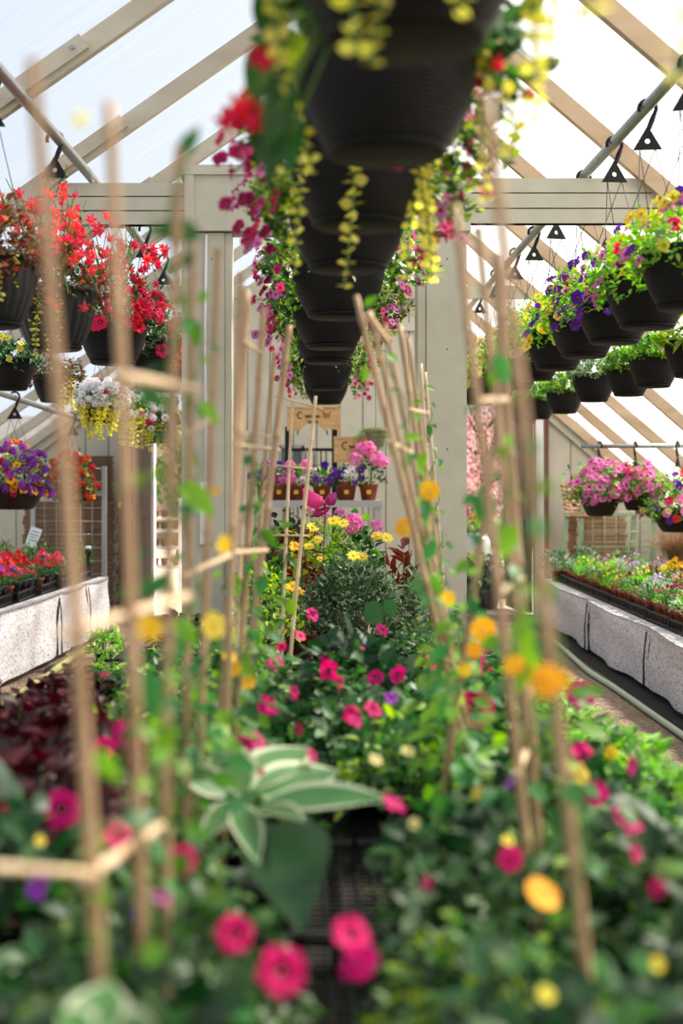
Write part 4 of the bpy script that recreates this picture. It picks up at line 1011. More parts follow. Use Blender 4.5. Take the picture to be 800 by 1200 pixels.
# ladder in the middle
t = trellis('thin cane ladder with three pale rungs left of the pink butterfly', (-0.05, 4.6, BZ + 0.06))
E1 = cane(t, (343,457), (333,690), 4.6, 0.0055, mat='bamboo2'); E2 = cane(t, (370,464), (347,701), 4.55, 0.0065, mat='bamboo2')
crossbar(t, (326,465,4.6), (374,478,4.55), 0.0035); crossbar(t, (318,545,4.6), (366,550,4.55), 0.003); crossbar(t, (314,627,4.6), (357,628,4.55), 0.003)
vine(t, E1[0], E1[1], 4, 22, 0.05, 0.05, 0.5, [(330,612,4.55,0.05,-0.5,0.3,0),(338,614,4.5,0.05,0.6,0.3,0),(342,715,4.4,0.07,0.2,-0.8,0),(326,702,4.4,0.06,-0.4,0.3,0)])
# right-hand wigwams
t = trellis('leaning bamboo wigwam right of the middle baskets, canes tied at mid height', (0.26, 2.8, BZ + 0.06))
R1 = cane(t, (417,346), (540,858), 2.7); R2 = cane(t, (433,364), (533,790), 2.8, 0.006); R3 = cane(t, (451,380), (505,640), 2.95, 0.006)
crossbar(t, (456,518,2.7), (480,530,2.9), 0.005); crossbar(t, (434,372,2.75), (452,398,2.8), 0.006)
vine(t, R3[0], R3[1], 6, 40, 0.05, 0.0, 0.9, [(428,434,2.7,0.04,0.0,0.9,0),(474,545,2.8,0.05,-0.2,-0.8,2),(492,545,2.85,0.055,-0.3,-0.8,0),(488,512,2.85,0.045,0.9,0.1,0),(462,420,2.85,0.04,0.6,-0.4,0),(437,350,2.7,0.04,0.6,0.5,0),(500,600,2.8,0.06,0.2,-0.8,2),(512,690,2.7,0.07,0.6,-0.6,0),(502,650,2.7,0.06,-0.3,-0.8,2),(516,835,2.6,0.07,-0.1,-0.9,2)])
vine(t, R1[0], R1[1], 5, 34, 0.055, 0.0, 0.5)
vine(t, R2[0], R2[1], 5, 40, 0.055, 0.0, 0.6)
vflower(t, 503, 575, 2.8, 0.026, 'gold', (0.2, -1, 0.3)); vflower(t, 474, 618, 2.75, 0.026, 'gold', (-0.3, -1, 0.1)); vflower(t, 525, 700, 2.7, 0.018, 'gold')
t = trellis('pair of close bamboo canes between the leaning wigwam and the right post', (0.27, 3.25, BZ + 0.06))
S1 = cane(t, (468,381), (506,640), 3.2, 0.007); S2 = cane(t, (478,395), (508,620), 3.35, 0.006)
crossbar(t, (480,480,3.18), (500,484,3.33), 0.004)
vine(t, S2[0], S2[1], 6, 40, 0.05, 0.0, 0.7, [(490,470,3.3,0.04,0.6,0.2,0)])
t = trellis('two thin canes with small leaves in front of the right post', (0.38, 4.3, BZ + 0.06))
V1 = cane(t, (493,426), (507,620), 4.2, 0.005, mat='bamboo2'); V2 = cane(t, (498,436), (512,600), 4.4, 0.005, mat='bamboo2')
crossbar(t, (498,500,4.2), (507,502,4.4), 0.003)
vine(t, V2[0], V2[1], 8, 46, 0.055, 0.0, 0.97, [(503,507,4.2,0.05,0.1,-0.9,2),(506,455,4.3,0.04,0.8,-0.3,0)])
t = trellis('tall bamboo wigwam of four canes beside the right post', (0.3, 2.05, BZ + 0.06))
W1 = cane(t, (533,240), (615,975), 1.85); W2 = cane(t, (560,268), (622,900), 2.03, 0.0065); W3 = cane(t, (581,300), (626,880), 2.27, 0.009); W4 = cane(t, (592,430), (545,745), 2.45, 0.0065)
crossbar(t, (562,470,1.86), (592,468,2.2), 0.005); crossbar(t, (586,694,1.86), (612,678,2.2), 0.005); crossbar(t, (606,905,1.85), (620,872,2.1), 0.005)
vine(t, W2[0], W2[1], 6, 34, 0.05, 0.0, 0.85, [(590,438,1.9,0.055,0.2,-0.7,2),(592,640,1.84,0.06,-0.4,-0.8,0),(606,737,1.84,0.06,-0.5,-0.3,0),(622,770,1.84,0.07,0.1,-0.9,0),(610,800,1.83,0.05,-0.3,-0.8,0),(563,600,2.3,0.06,0.1,-0.9,2),(576,600,2.3,0.06,0.2,-0.8,2)])
vine(t, W4[0], W4[1], 5, 64, 0.06, 0.0, 0.8, [(552,705,2.4,0.05,-0.2,0.8,2)])
vine(t, W3[0], W3[1], 4, 20, 0.05, 0.0, 0.35)
vflower(t, 566, 738, 2.3, 0.026, 'orange', (0.1, -1, 0.3)); vflower(t, 556, 762, 2.3, 0.016, 'orange'); vflower(t, 545, 785, 2.3, 0.014, 'gold'); vflower(t, 603, 780, 1.8, 0.018, 'orange', (-0.5, -1, 0.3))
t = trellis('nearest right bamboo cane, tall and blurred, with orange flowers', (0.24, 1.33, BZ + 0.06))
X1 = cane(t, (570,112), (690,1170), 1.33)
vine(t, X1[0], X1[1], 6, 26, 0.045, 0.0, 0.7, [(640,570,1.33,0.03,0.5,0.3,0),(645,770,1.33,0.05,0.4,-0.7,2),(640,700,1.33,0.035,-0.3,-0.8,0),(620,690,1.4,0.03,-0.5,0.4,0),(668,980,1.33,0.07,0.3,-0.9,2)])
vflower(t, 640, 798, 1.31, 0.019, 'orange', (0, -1, 0.25)); vflower(t, 655, 797, 1.36, 0.014, 'orange')

# ------------------------------------------------------------------ side tables
def side_table(label, x0f, x1f, y0, y1, top, depth, right):
    s_ = 1 if right else -1
    fx = lambda y: x0f + (x1f - x0f)*(y - y0)/(y1 - y0)
    t = thing('display_table', label, 'table', (fx((y0 + y1)/2) + s_*depth/2, (y0 + y1)/2, 0))
    mb = MB(); pts = [(fx(y0), y0), (fx(y0) + s_*depth, y0), (fx(y1) + s_*depth, y1), (fx(y1), y1)]
    if not right: pts = pts[::-1]
    mb.prism(pts, top - 0.04, top, Matrix(), 0); mb.build('table_top', 'bench', t, smooth=False)
    for y in (y0 + 0.1, (y0 + y1)/2, y1 - 0.1):
        for q in (0.12, depth - 0.12):
            mb = MB(); xx = fx(y) + s_*q; mb.box((xx - 0.035, y - 0.035, 0), (xx + 0.035, y + 0.035, top - 0.04)); mb.build('leg', 'bench', t, smooth=False)
    return fx
def skirt(label, group, fx, y0, y1, top, zb, s_, seed, sag):
    """a hanging length of printed cloth: soft vertical folds, top edge turned over the table"""
    rn = random.Random(seed); mb = MB(); nu, nv = 44, 18
    ph = [rn.uniform(0, 6.28) for _ in range(4)]
    vs = []
    for j in range(nv + 1):
        v = j/nv
        for i in range(nu + 1):
            u = i/nu; y = y0 + (y1 - y0)*u
            amp = 0.003 + 0.011*v
            off = amp*(math.sin(u*9 + ph[0]) + 0.6*math.sin(u*17 + ph[1] + v)) + 0.012*math.sin(v*7 + u*4 + ph[2])*(1 - v)
            z = top + 0.012 - (top + 0.012 - zb)*v - sag*math.sin(PI*u)*(1 - v) ** 2 + 0.004*math.sin(PI*u*2 + ph[3])*v
            vs.append((fx(y) - s_*(0.028 + max(-0.02, off)), y, z))
    for i in range(nu + 1):   # turned-over flap on the table top
        u = i/nu; y = y0 + (y1 - y0)*u; vs.append((fx(y) + s_*0.05, y, top + 0.008))
    n = nu + 1; fs = [(j*n + i, j*n + i + 1, (j+1)*n + i + 1, (j+1)*n + i) for j in range(nv) for i in range(nu)]
    o = (nv + 1)*n; fs += [(i, i + 1, o + i + 1, o + i) for i in range(nu)]
    mb.add(vs, fs); mb.build
    return tag(mb.build('cloth_skirt', 'cloth'), label, 'table skirt', group)
def clip_strip(fx, y, top, zb, s_, label, group):
    mb = MB(); x = fx(y) - s_*0.05
    mb.tube([(x + s_*0.012, y, top - 0.01), (x, y, top - 0.1), (x - s_*0.004, y + 0.005, (top + zb)/2), (x - s_*0.004, y, zb + 0.01)], [0.006, 0.0045, 0.005, 0.006], 6)
    return tag(mb.build('seam_cord', 'wire'), label, 'cord', group)
fxR = side_table('long low display table under small flower pots along the right aisle', 1.83, 2.0, 4.6, 11.75, 0.36, 1.3, True)
ysR = [4.6, 6.1, 7.75, 9.6, 11.75]
nmR = ['nearest', 'second', 'third', 'farthest']
for i in range(4): skirt(f'dotted pale cloth skirt on the right table, {nmR[i]} length', 'skirts of the right table', fxR, ysR[i] + 0.003, ysR[i+1] - 0.003, 0.36, 0.035, 1, 10 + i, 0.014)
for i in (1, 2, 3): clip_strip(fxR, ysR[i], 0.36, 0.03, 1, f'dark seam cord between the {nmR[i-1]} and {nmR[i]} cloth lengths of the right table', 'seam cords')
fxL = side_table('long low display table under red flowers along the left aisle', -1.86, -1.53, 5.2, 10.95, 0.43, 1.3, False)
ysL = [5.2, 7.4, 9.25, 10.15, 10.95]
for i in range(4): skirt(f'dotted pale cloth skirt on the left table, {nmR[i]} length', 'skirts of the left table', fxL, ysL[i] + 0.003, ysL[i+1] - 0.003, 0.43, 0.04, -1, 20 + i, 0.012)
for i in (1, 2, 3): clip_strip(fxL, ysL[i], 0.43, 0.04, -1, f'dark seam cord between the {nmR[i-1]} and {nmR[i]} cloth lengths of the left table', 'seam cords')
mb = MB(); mb.add([(1.72, 4.2, 0.004), (3.2, 4.2, 0.004), (3.3, 11.9, 0.004), (1.86, 11.9, 0.004)], [(0,1,2,3)])  # flat dark strip on the floor along and under the right table
o = mb.build('ground_strip', solid('dark_ground_strip', '#211d1a', 0.9, noise=0.4, nscale=40, bump=0.3)); o['kind'] = 'structure'
# black slotted trays
for i in range(9):
    y = 6.55 + i*0.57
    for c in range(2):
        x = fxR(y + 0.28) + 0.07 + c*0.56
        if 356 + x*F/(y + 0.5) > 830: continue
        grid_tray(f'black slotted tray of small pots on right table, {ordn(i)} from near end, {("front", "back")[c]} line', x, y, 0.54, 0.55, 0.372, 'trays on the right table')
for i in range(5):
    y = 8.0 + i*0.57
    grid_tray(f'black slotted tray of small pots on the left table, {ordn(i)} from near end', fxL(y + 0.28) - 0.07 - 0.54, y, 0.54, 0.55, 0.442, 'trays on the left table')

def tiny(name, leafm, petal, r, n=70, nf=9, tall=0.09, R=0.075, lw=0.4):
    mb = MB()
    for k in range(n):
        a = U(0, 6.28); q = U(0.1, 1) ** 0.5; c = Vector((math.cos(a)*R*q, math.sin(a)*R*q, tall*U(0.1, 1)*(1.1 - 0.5*q)))
        d = Vector((math.cos(a), math.sin(a), U(0, 1.2))) + dirv()*0.4
        l = 0.035*U(0.7, 1.3); mb.leaf(c - d.normalized()*l*0.5, d, (0, 0, 1), l, l*lw, 0, 0.2)
    for k in range(nf):
        a = U(0, 6.28); q = U(0, 0.9); c = Vector((math.cos(a)*R*q, math.sin(a)*R*q, tall*(1.15 - 0.45*q)))
        nr = (Vector((math.cos(a)*0.5, -0.6, 0.9)) + dirv()*0.4).normalized(); t1 = nr.orthogonal().normalized(); t2 = nr.cross(t1)
        vs = [c - nr*r*0.3] + [c + t1*r*(1 if i % 2 else 0.75)*math.cos(i*PI/5) + t2*r*(1 if i % 2 else 0.75)*math.sin(i*PI/5) for i in range(10)]
        mb.add(vs, [(0, 1+i, 1+(i+1) % 10) for i in range(10)], 1)
        mb.tube([c*0.6, c], 0.001, 3, mi=0, cap=False)
    return mb.mesh('foliage', [leafm, 'p_' + petal])
KT = dict(green=('fresh green seedlings', [tiny('f', m_, 'white', 0.01, 100, 0) for m_ in ('lf_light', 'lf_mid', 'lf_silver')]),
          deep=('deep green leaves', [tiny('f', 'lf_mid', 'white', 0.01, 90, 0) for _ in range(2)]),
          silver=('silvery leaves, lilac flowers', [tiny('f', 'lf_silver', 'lilac', 0.012, 90, 5) for _ in range(2)]),
          yellow=('bright yellow flowers', [tiny('f', 'lf_light', 'gold', 0.016, 70, 13) for _ in range(2)]),
          lemon=('small lemon flowers', [tiny('f', 'lf_light', 'yellow', 0.011, 90, 3) for _ in range(2)]),
          orange=('orange and peach flowers', [tiny('f', 'lf_mid', 'peach', 0.013, 80, 6) for _ in range(2)]),
          wine=('dusky red flowers', [tiny('f', 'lf_mid', 'wine', 0.013, 80, 6) for _ in range(2)]),
          bronze=('bronze leaves', [tiny('f', 'lf_bronze', 'peach', 0.012, 80, 3) for _ in range(2)]),
          red=('red flowers', [tiny('f', 'lf_mid', 'red', 0.017, 60, 22) for _ in range(2)]),
          rose=('rose-pink flowers', [tiny('f', 'lf_mid', 'rose', 0.017, 60, 22) for _ in range(2)]),
          purple=('lilac-purple flowers', [tiny('f', 'lf_mid', 'violet', 0.017, 60, 20) for _ in range(2)]),
          tall=('taller dark green leaves', [tiny('f', 'lf_mid', 'white', 0.01, 120, 0, 0.17, 0.09) for _ in range(2)]))
def tray_plants(fx, s_, top, ya, yb, rows, pick, tname, grp, sp=0.14, potfn=None, xlim=(-20, 830)):
    for r in range(rows):
        y = ya + 0.07; i = 0
        while y < yb:
            x = fx(y) + s_*(0.13 + r*sp + (0.02 if r >= 4 else 0))
            px = VX + x*F/y
            if xlim[0] < px < xlim[1]:
                k = pick(r, y, px)
                t = thing('potted_plant', f'small pot of {KT[k][0]}, {tname} table, {ordn(i)} from near end, {ordn(r)} row back', 'potted plant', (x + U(-0.01, 0.01), y + U(-0.012, 0.012), top), grp)
                link('pot', POT_TERRA if (potfn(r, y) if potfn else True) else POT_BLACK, t, scale=U(0.95, 1.05))
                link('foliage', random.choice(KT[k][1]), t, (0, 0, 0.08), (0, 0, U(-0.7, 0.7)), (U(0.8, 1.05), U(0.8, 1.05), U(0.7, 1.6)))
                i += 1
            y += sp
def pickR(r, y, px):
    if r <= 1:
        if y > 10.4: return random.choice(['green', 'lemon', 'deep'])
        if y > 8.6: return random.choice(['green', 'bronze', 'lemon', 'silver', 'deep'])
        return random.choice(['green', 'deep', 'orange', 'wine', 'green'])
    if r <= 3:
        if y < 9.6: return random.choice(['wine', 'orange', 'silver', 'deep'])
        return random.choice(['silver', 'lemon', 'bronze', 'green', 'silver'])
    if y < 10.6: return 'yellow' if px > 740 else random.choice(['silver', 'yellow', 'bronze'])
    return random.choice(['silver', 'deep', 'bronze', 'green', 'silver'])
tray_plants(fxR, 1, 0.384, 6.7, 11.62, 8, pickR, 'right', 'small pots on the right table', 0.14)
def pickL(r, y, px):
    if r >= 4 or y > 10.1: return 'tall'
    if r == 3: return random.choice(['deep', 'tall'])
    if y < 8.95: return random.choice(['purple', 'red', 'deep', 'rose'])
    return random.choice(['red', 'rose', 'red', 'rose', 'deep'])
tray_plants(fxL, -1, 0.454, 7.9, 10.85, 7, pickL, 'left', 'small pots on the left table', 0.15, lambda r, y: U(0, 1) < 0.12)

# tan ornamental grass and dark shrub behind the right table
t = thing('ornamental_grass', 'tan tufted grass in a pot at the back of the right table', 'plant', (2.85, 10.9, 0.37))
link('pot', POT_TERRA_B, t)
mb = MB()
for k in range(420):
    a = U(0, 6.28); l = U(0.3, 0.5); e = Vector((math.cos(a), math.sin(a), 0)); s0 = e*U(0, 0.04) + Vector((0, 0, 0.1)); pts = [s0 + e*U(0.02, 0.12)*q*q*2 + Vector((0, 0, l*q*(1.15 - 0.45*q))) for q in (0, 0.33, 0.66, 1)]
    mb.tube(pts, [0.0025, 0.0022, 0.0016, 0.0006], 3, cap=False)
link('blades', mb.mesh('blades', 'lf_grass'), t)
for i, (x, y) in enumerate(((1.95, 11.55), (2.2, 11.6), (2.5, 11.6))):
    shrub(f'dusky blue-green herb clump at the far end of right table, {ordn(i)} from the aisle', (x + 0.1, y, 0.365), 0.14, 0.22, 260, 0.05, 0.012, ['lf_blue', 'stemgreen', 'lf_silver'], POT_TERRA, 'herb_clump', potz=0.06, upr=0.1)

# plant label on the left table and round white lamp
t = thing('price_card', 'white price card on a stake at the back of the left table', 'sign', P(46, 655, 10.4))
c0 = P(39, 630, 10.4); R_ = Matrix.Translation(c0) @ Matrix.Rotation(math.radians(17), 4, 'Y') @ Matrix.Rotation(math.radians(-14), 4, 'X')
mb = MB(); mb.box((-0.042, -0.003, -0.075), (0.042, 0.003, 0.075), mat=R_); mb.build('card', 'tag', t, smooth=False)
mb = MB()
for z, w in ((0.045, 0.028), (0.02, 0.033), (0.0, 0.024), (-0.022, 0.03)): mb.box((-w, -0.0045, z - 0.004), (w, -0.003, z + 0.004), mat=R_)
mb.build('print', 'taginkk', t, smooth=False)
mb = MB(); mb.tube([R_ @ Vector((0, 0.004, -0.07)), P(44, 668, 10.4)], 0.003, 6); mb.build('stake', 'wire', t)
t = thing('garden_lamp', 'small black lamp with a white top among the left table plants', 'lamp', P(104, 668, 10.6))
q = P(103, 643, 10.6); mb = MB(); mb.lathe([(0.0, 0.022), (0.02, 0.018), (0.028, 0.0), (0.0, -0.001)], 16, q); mb.build('lamp_top', 'tag', t)
mb = MB(); mb.lathe([(0.0, 0.0), (0.03, -0.002), (0.026, -0.04), (0.012, -0.05), (0.008, -0.16), (0, -0.16)], 16, q); mb.build('lamp_body', 'black', t)

# ------------------------------------------------------------------ racks at the far end
def wire_grid(mb, M4, w, h, nx, ny, r=0.0025, mi=0):
    for i in range(nx + 1): mb.tube([M4 @ Vector((w*i/nx, 0, 0)), M4 @ Vector((w*i/nx, 0, h))], r, 5, mi)
    for j in range(ny + 1): mb.tube([M4 @ Vector((0, -0.004, h*j/ny)), M4 @ Vector((w, -0.004, h*j/ny))], r, 5, mi)
# left silver rack with wire grid
x0, x1, y = -2.17, -1.60, 11.4
t = thing('grid_rack', 'silver frame rack with square wire grid behind the left table', 'rack', ((x0 + x1)/2, y, 0))
for x in (x0, x1):
    mb = MB(); mb.box((x - 0.018, y - 0.018, 0), (x + 0.018, y + 0.018, 1.1 if x == x0 else 1.3)); mb.build('post', 'steel', t, smooth=False)
mb = MB(); mb.box((x0, y - 0.012, 1.06), (x1, y + 0.012, 1.10)); mb.build('rail', 'steel', t, smooth=False)
mb = MB(); mb.box((x0, y - 0.012, 0.3), (x1, y + 0.012, 0.33)); mb.build('rail', 'steel', t, smooth=False)
mb = MB(); wire_grid(mb, Matrix.Translation((x0, y - 0.015, 0.33)), x1 - x0, 0.95, 6, 9); mb.build('wire_grid', 'steel', t)
def mat_panel(label, c, w, h, ang, lean, mat, thick=0.025):
    """a fibre mat: ribs woven across, slightly curved"""
    mb = MB(); R_ = Matrix.Translation(c) @ Matrix.Rotation(ang, 4, 'Z') @ Matrix.Rotation(lean, 4, 'X'); n = 26
    for k in range(n):
        z0 = h*k/n; mb.box((-w/2 + 0.01*math.sin(k*1.7), -thick/2 + 0.004*math.sin(k*2.1), z0), (w/2 + 0.01*math.sin(k*2.3), thick/2 + 0.004*math.sin(k*2.1), z0 + h/n*0.9), mat=R_)
    for x in (-w*0.35, 0, w*0.35): mb.box((x - 0.006, -thick/2 - 0.006, 0), (x + 0.006, thick/2 + 0.006, h), mat=R_)
    return tag(mb.build('woven_mat', mat, smooth=False), label, 'mat', 'woven mats by the end wall')
mat_panel('dark brown woven mat leaning behind the silver grid rack, lower one', (-1.95, 11.75, 0.0), 0.75, 1.02, 0.05, -0.12, 'burlap')
mat_panel('brown woven mat standing high on the end wall above the grid rack', (-1.86, 12.3, 0.9), 0.42, 0.5, 0.0, -0.03, 'burlap')
mat_panel('dark brown woven mat beside the brown door', (-1.5, 12.2, 0.0), 0.2, 1.0, 0.1, -0.05, 'burlap')
# right: pale green stand with grid and mats
t = thing('display_stand', 'pale green metal stand with wire grid at the end wall right of the door', 'stand', (2.45, 11.9, 0))
y = 11.9
def seg(name, a, b, w=0.035):
    if name == 'leg': a = a + (a - b)*(a.z/(b.z - a.z))
    mb = MB(); mb.bar(a, b, w, w); mb.build(name, 'green_frame', t, smooth=False)
seg('leg', P(653, 690, y), P(664, 605, y)); seg('leg', P(676, 690, y - 0.02), P(683, 585, y - 0.02)); seg('leg', P(738, 690, y), P(743, 600, y)); seg('leg', P(764, 690, y), P(766, 600, y))
seg('crossbar', P(660, 602, y - 0.03), P(768, 604, y - 0.03), 0.022); seg('crossbar', P(672, 641, y - 0.03), P(764, 641, y - 0.03), 0.012)
mb = MB(); a = P(681, 670, y - 0.04); wire_grid(mb, Matrix.Translation(a), 0.58, 0.5, 6, 6, 0.003); mb.build('wire_grid', 'green_frame', t)
mat_panel('tan woven mat hung behind the pale green stand', Vector((P(706, 665, 12.1).x, 12.1, 0.0)), 0.40, 0.46 + P(706, 665, 12.1).z, 0, -0.02, 'mat')
mat_panel('narrow dark woven mat behind the left legs of the green stand', Vector((P(671, 668, 12.15).x, 12.15, 0.0)), 0.075, 0.5 + P(671, 668, 12.15).z, 0, -0.02, 'mat')
mat_panel('tan woven mat tilted on top of the pale green stand', P(685, 606, 11.85), 0.30, 0.36, 0.0, -0.7, 'mat')

# plant shelf at the end between the posts
SY = 10.5; STOP = EYE - 18/F*SY
t = thing('plant_shelf', 'grey slatted plant shelf holding terracotta pots between the posts', 'shelf', (0.03, SY, 0))
xa, xb = P(285, 0, SY).x, P(446, 0, SY).x
for nm, z in (('shelf_top', STOP), ('lower_shelf', STOP - 0.36)):
    mb = MB()
    for k in range(7): mb.box((xa, SY - 0.2 + k*0.06, z - 0.03), (xb, SY - 0.2 + k*0.06 + 0.045, z))
    mb.box((xa, SY - 0.215, z - 0.05), (xb, SY - 0.2, z)); mb.build(nm, 'grey', t, smooth=False)
for x in (xa + 0.03, xb - 0.03):
    for yy in (SY - 0.18, SY + 0.2):
        mb = MB(); mb.box((x - 0.022, yy - 0.022, 0), (x + 0.022, yy + 0.022, STOP - 0.03)); mb.build('leg', 'grey', t, smooth=False)
mb = MB()
for k in range(9): x = xa + 0.08 + k*(xb - xa - 0.16)/8; mb.box((x - 0.008, SY + 0.2, STOP - 0.33), (x + 0.008, SY + 0.212, STOP - 0.05))
mb.build('back_slats', 'grey', t, smooth=False)
for i, (px, sc, kd, fl, nm) in enumerate(((312, 1.0, 'deep', [('petunia', 'purple', 0.03)], 'purple flowers'), (327, 0.95, 'deep', [('petunia', 'purple', 0.028), ('cluster', 'pink', 0.035)], 'purple and pink flowers'), (347, 1.0, 'silver', [('petunia', 'lilac', 0.026), ('cluster', 'pink', 0.04)], 'lilac and pink flowers'),
        (377, 1.0, 'green', [('petunia', 'purple', 0.028), ('petunia', 'paleyellow', 0.024)], 'purple and lemon pansies'), (405, 1.15, 'green', [('petunia', 'purple', 0.03), ('cluster', 'white', 0.034)], 'white flowers and blue pansies'), (431, 1.0, 'tall', [('cluster', 'pink', 0.055)], 'tall pink geraniums'))):
    q = Vector((P(px, 0, SY).x, SY - 0.08, STOP))
    t = thing('potted_flower', f'terracotta pot of {nm} on the grey shelf', 'potted plant', q, 'pots on the grey shelf')
    link('pot', POT_TERRA_B, t, scale=sc)
    mb = MB(); mb.box((-0.016, -0.006, 0), (0.016, 0, 0.03)); 
    link('pot_label', mb.mesh('pot_label', 'yc', smooth=False), t, (0, -0.06*sc - 0.004, 0.045))
    link('foliage', mound('foliage', 0.13, 0.17 if 'tall' not in nm else 0.28, 200, 0.045, 0.02, ['lf_mid' if kd != 'tall' else 'lf_dark', 'stemgreen', 'lf_light' if kd != 'tall' else 'lf_blue']), t, (0, 0, 0.09))
    if 'geranium' in nm: sp_ = [(-0.1, -0.1, 0.30), (0.06, -0.1, 0.30), (0.0, -0.05, 0.38), (-0.05, -0.06, 0.37), (0.09, -0.08, 0.28)]
    else: sp_ = [(U(-0.11, 0.11), -0.1, U(0.13, 0.27)) for _ in range(10)]
    for p_ in sp_:
        f = random.choice(fl); link('flower', flower(f[0], f[1], f[2], 'throat'), t, p_, face_rot((U(-0.4, 0.4), -1, U(0, 0.6))))
# lower shelf pots, dark plants
for i, px in enumerate((330, 345, 362)):
    q = Vector((P(px, 0, SY).x, SY - 0.05, STOP - 0.36)); t = thing('potted_flower', f'shaded pot on the lower grey shelf, {ordn(i)} from the left', 'potted plant', q, 'pots on the grey shelf')
    link('pot', POT_TERRA_B, t); link('foliage', random.choice(KT['deep'][1]), t, (0, 0, 0.1), scale=1.2)
# signs on a black stand
def sign(label, px0, py0, px1, py1, d, arch):
    a, b = P(px0, py1, d), P(px1, py0, d); w, h = b.x - a.x, b.z - a.z
    t = thing('wooden_sign', label, 'sign', ((a.x + b.x)/2, d, a.z), 'carved wooden signs')
    poly = [(0, h), (0, 0)]
    if arch: poly += [(w*0.18, 0)] + [(w*(0.22 + 0.5*k/10), h*0.36*math.sin(PI*k/10) ** 1.2) for k in range(11)] + [(w*0.78, 0.02)]
    poly += [(w, h*0.02), (w, h), (w*0.5, h*1.03)]
    R_ = Matrix.Translation((a.x, d, a.z)) @ Matrix.Rotation(PI/2, 4, 'X')
    mb = MB(); mb.prism(poly, 0, 0.025, R_); mb.box((-0.004, h*0.985, -0.006), (w + 0.004, h*1.05, 0.032), mat=R_); mb.build('board', 'signwood', t, smooth=False)
    # worn script: a capital C, joined-up small letters, a W; a shorter line beneath
    mb = MB()
    def stroke(pts, r=0.0042): mb.tube([R_ @ Vector((x, y, 0.027)) for x, y in pts], r, 5)
    yb = h*0.62; s_ = h*0.2
    cx = w*0.25; stroke([(cx + s_*0.6*math.cos(q), yb + s_*0.7*math.sin(q) + s_*0.3) for q in [math.radians(v) for v in range(50, 320, 30)]])
    xs = [w*0.34 + w*0.26*k/28 for k in range(29)]; stroke([(x, yb + s_*0.35*math.sin(k*1.25) + (s_*0.5 if k in (9, 18) else 0)) for k, x in enumerate(xs)], 0.0035)
    wx = w*0.68; stroke([(wx, yb + s_), (wx + s_*0.35, yb - s_*0.3), (wx + s_*0.7, yb + s_*0.7), (wx + s_*1.05, yb - s_*0.3), (wx + s_*1.4, yb + s_)])
    xs = [w*0.38 + w*0.2*k/16 for k in range(17)]; stroke([(x, h*0.40 + s_*0.3*math.sin(k*1.4 + 1)) for k, x in enumerate(xs)], 0.0035)
    mb.build('lettering', 'ink', t)
sign('carved wooden sign with an arched lower edge, hung highest above the plant shelf', 336, 478, 399, 505, 11.2, True)
sign('plain rectangular carved wooden sign behind the pink geraniums', 391, 513, 444, 542, 11.0, False)
t = thing('sign_stand', 'black metal stand with crossbars behind the wooden signs', 'stand', (P(365, 0, 11.3).x, 11.3, 0))
for px in (337, 392):
    mb = MB(); q = P(px, 500, 11.3); mb.box((q.x - 0.022, 11.28, 0), (q.x + 0.022, 11.32, q.z)); mb.build('post', 'black', t, smooth=False)
mb = MB(); mb.bar(P(337, 527, 11.3), P(392, 527, 11.3), 0.02, 0.025); mb.build('crossbar', 'black', t, smooth=False)
for px in (358, 368, 376, 382):
    mb = MB(); mb.tube([P(px, 527, 11.27), P(px, 545, 11.27)], 0.006, 6); mb.tube([P(px, 545, 11.27), P(px, 556, 11.27)], [0.012, 0.02], 8); mb.build('hanging_bell', 'wire', t)
mb = MB(); mb.tube([P(366, 510, 11.27) + Vector((0.12*math.cos(q), 0, 0.0 + 0.1*math.sin(q))) for q in [PI*k/10 for k in range(11)]], 0.006, 6); mb.build('hook', 'black', t)
# hanging fern by the right post
t = thing('hanging_fern', 'green fern in a pink-grey pot hung beside the right post', 'fern', P(440, 525, 11.0))
mb = MB(); q = P(440, 525, 11.0); mb.lathe([(0, 0), (0.06, 0), (0.085, 0.13), (0.092, 0.13), (0.092, 0.15), (0.0, 0.14)], 24, q); mb.build('pot', solid('pink_grey_pot', '#a08a8a', 0.6), t)
mb = MB()
for k in range(38):
    a = U(0, 6.28); l = U(0.18, 0.34); e = Vector((math.cos(a), math.sin(a)*0.8, 0)); c = q + Vector((0, 0, 0.14)); pts = [c + e*l*0.75*s_ + Vector((0, 0, 0.16*s_ - 0.36*s_*s_)) for s_ in [m/8 for m in range(9)]]
    mb.tube(pts, 0.0015, 3, mi=1, cap=False)
    for m in range(1, 9):
        for sd in (-1, 1): mb.leaf(pts[m], Vector((-e.y, e.x, 0))*sd + e*0.5, (0, 0, 1), 0.05*(1.1 - m/10), 0.014, 0, 0.2)
mb.build('fronds', ['lf_light', 'stemgreen'], t)
mb = MB(); mb.tube([q + Vector((0, 0, 0.14)), q + Vector((0, 0, 1.2))], 0.002, 4); mb.build('hanger_wire', 'wire', t)
# small white framed window seen behind the left sign post
t = thing('lantern', 'grey framed lantern below the arched sign', 'lantern', P(343, 552, 11.6))
a, b = P(328, 552, 11.6), P(355, 523, 11.6)
mb = MB()
for x in (a.x, (a.x + b.x)/2, b.x): mb.box((x - 0.012, 11.58, a.z), (x + 0.012, 11.62, b.z))
for z in (a.z, b.z): mb.box((a.x - 0.012, 11.58, z - 0.015), (b.x + 0.012, 11.62, z + 0.012))
mb.build('frame', 'grey', t, smooth=False)
mb = MB(); mb.box((a.x, 11.6, a.z), (b.x, 11.615, b.z)); mb.build('pane', 'greypot', t, smooth=False)

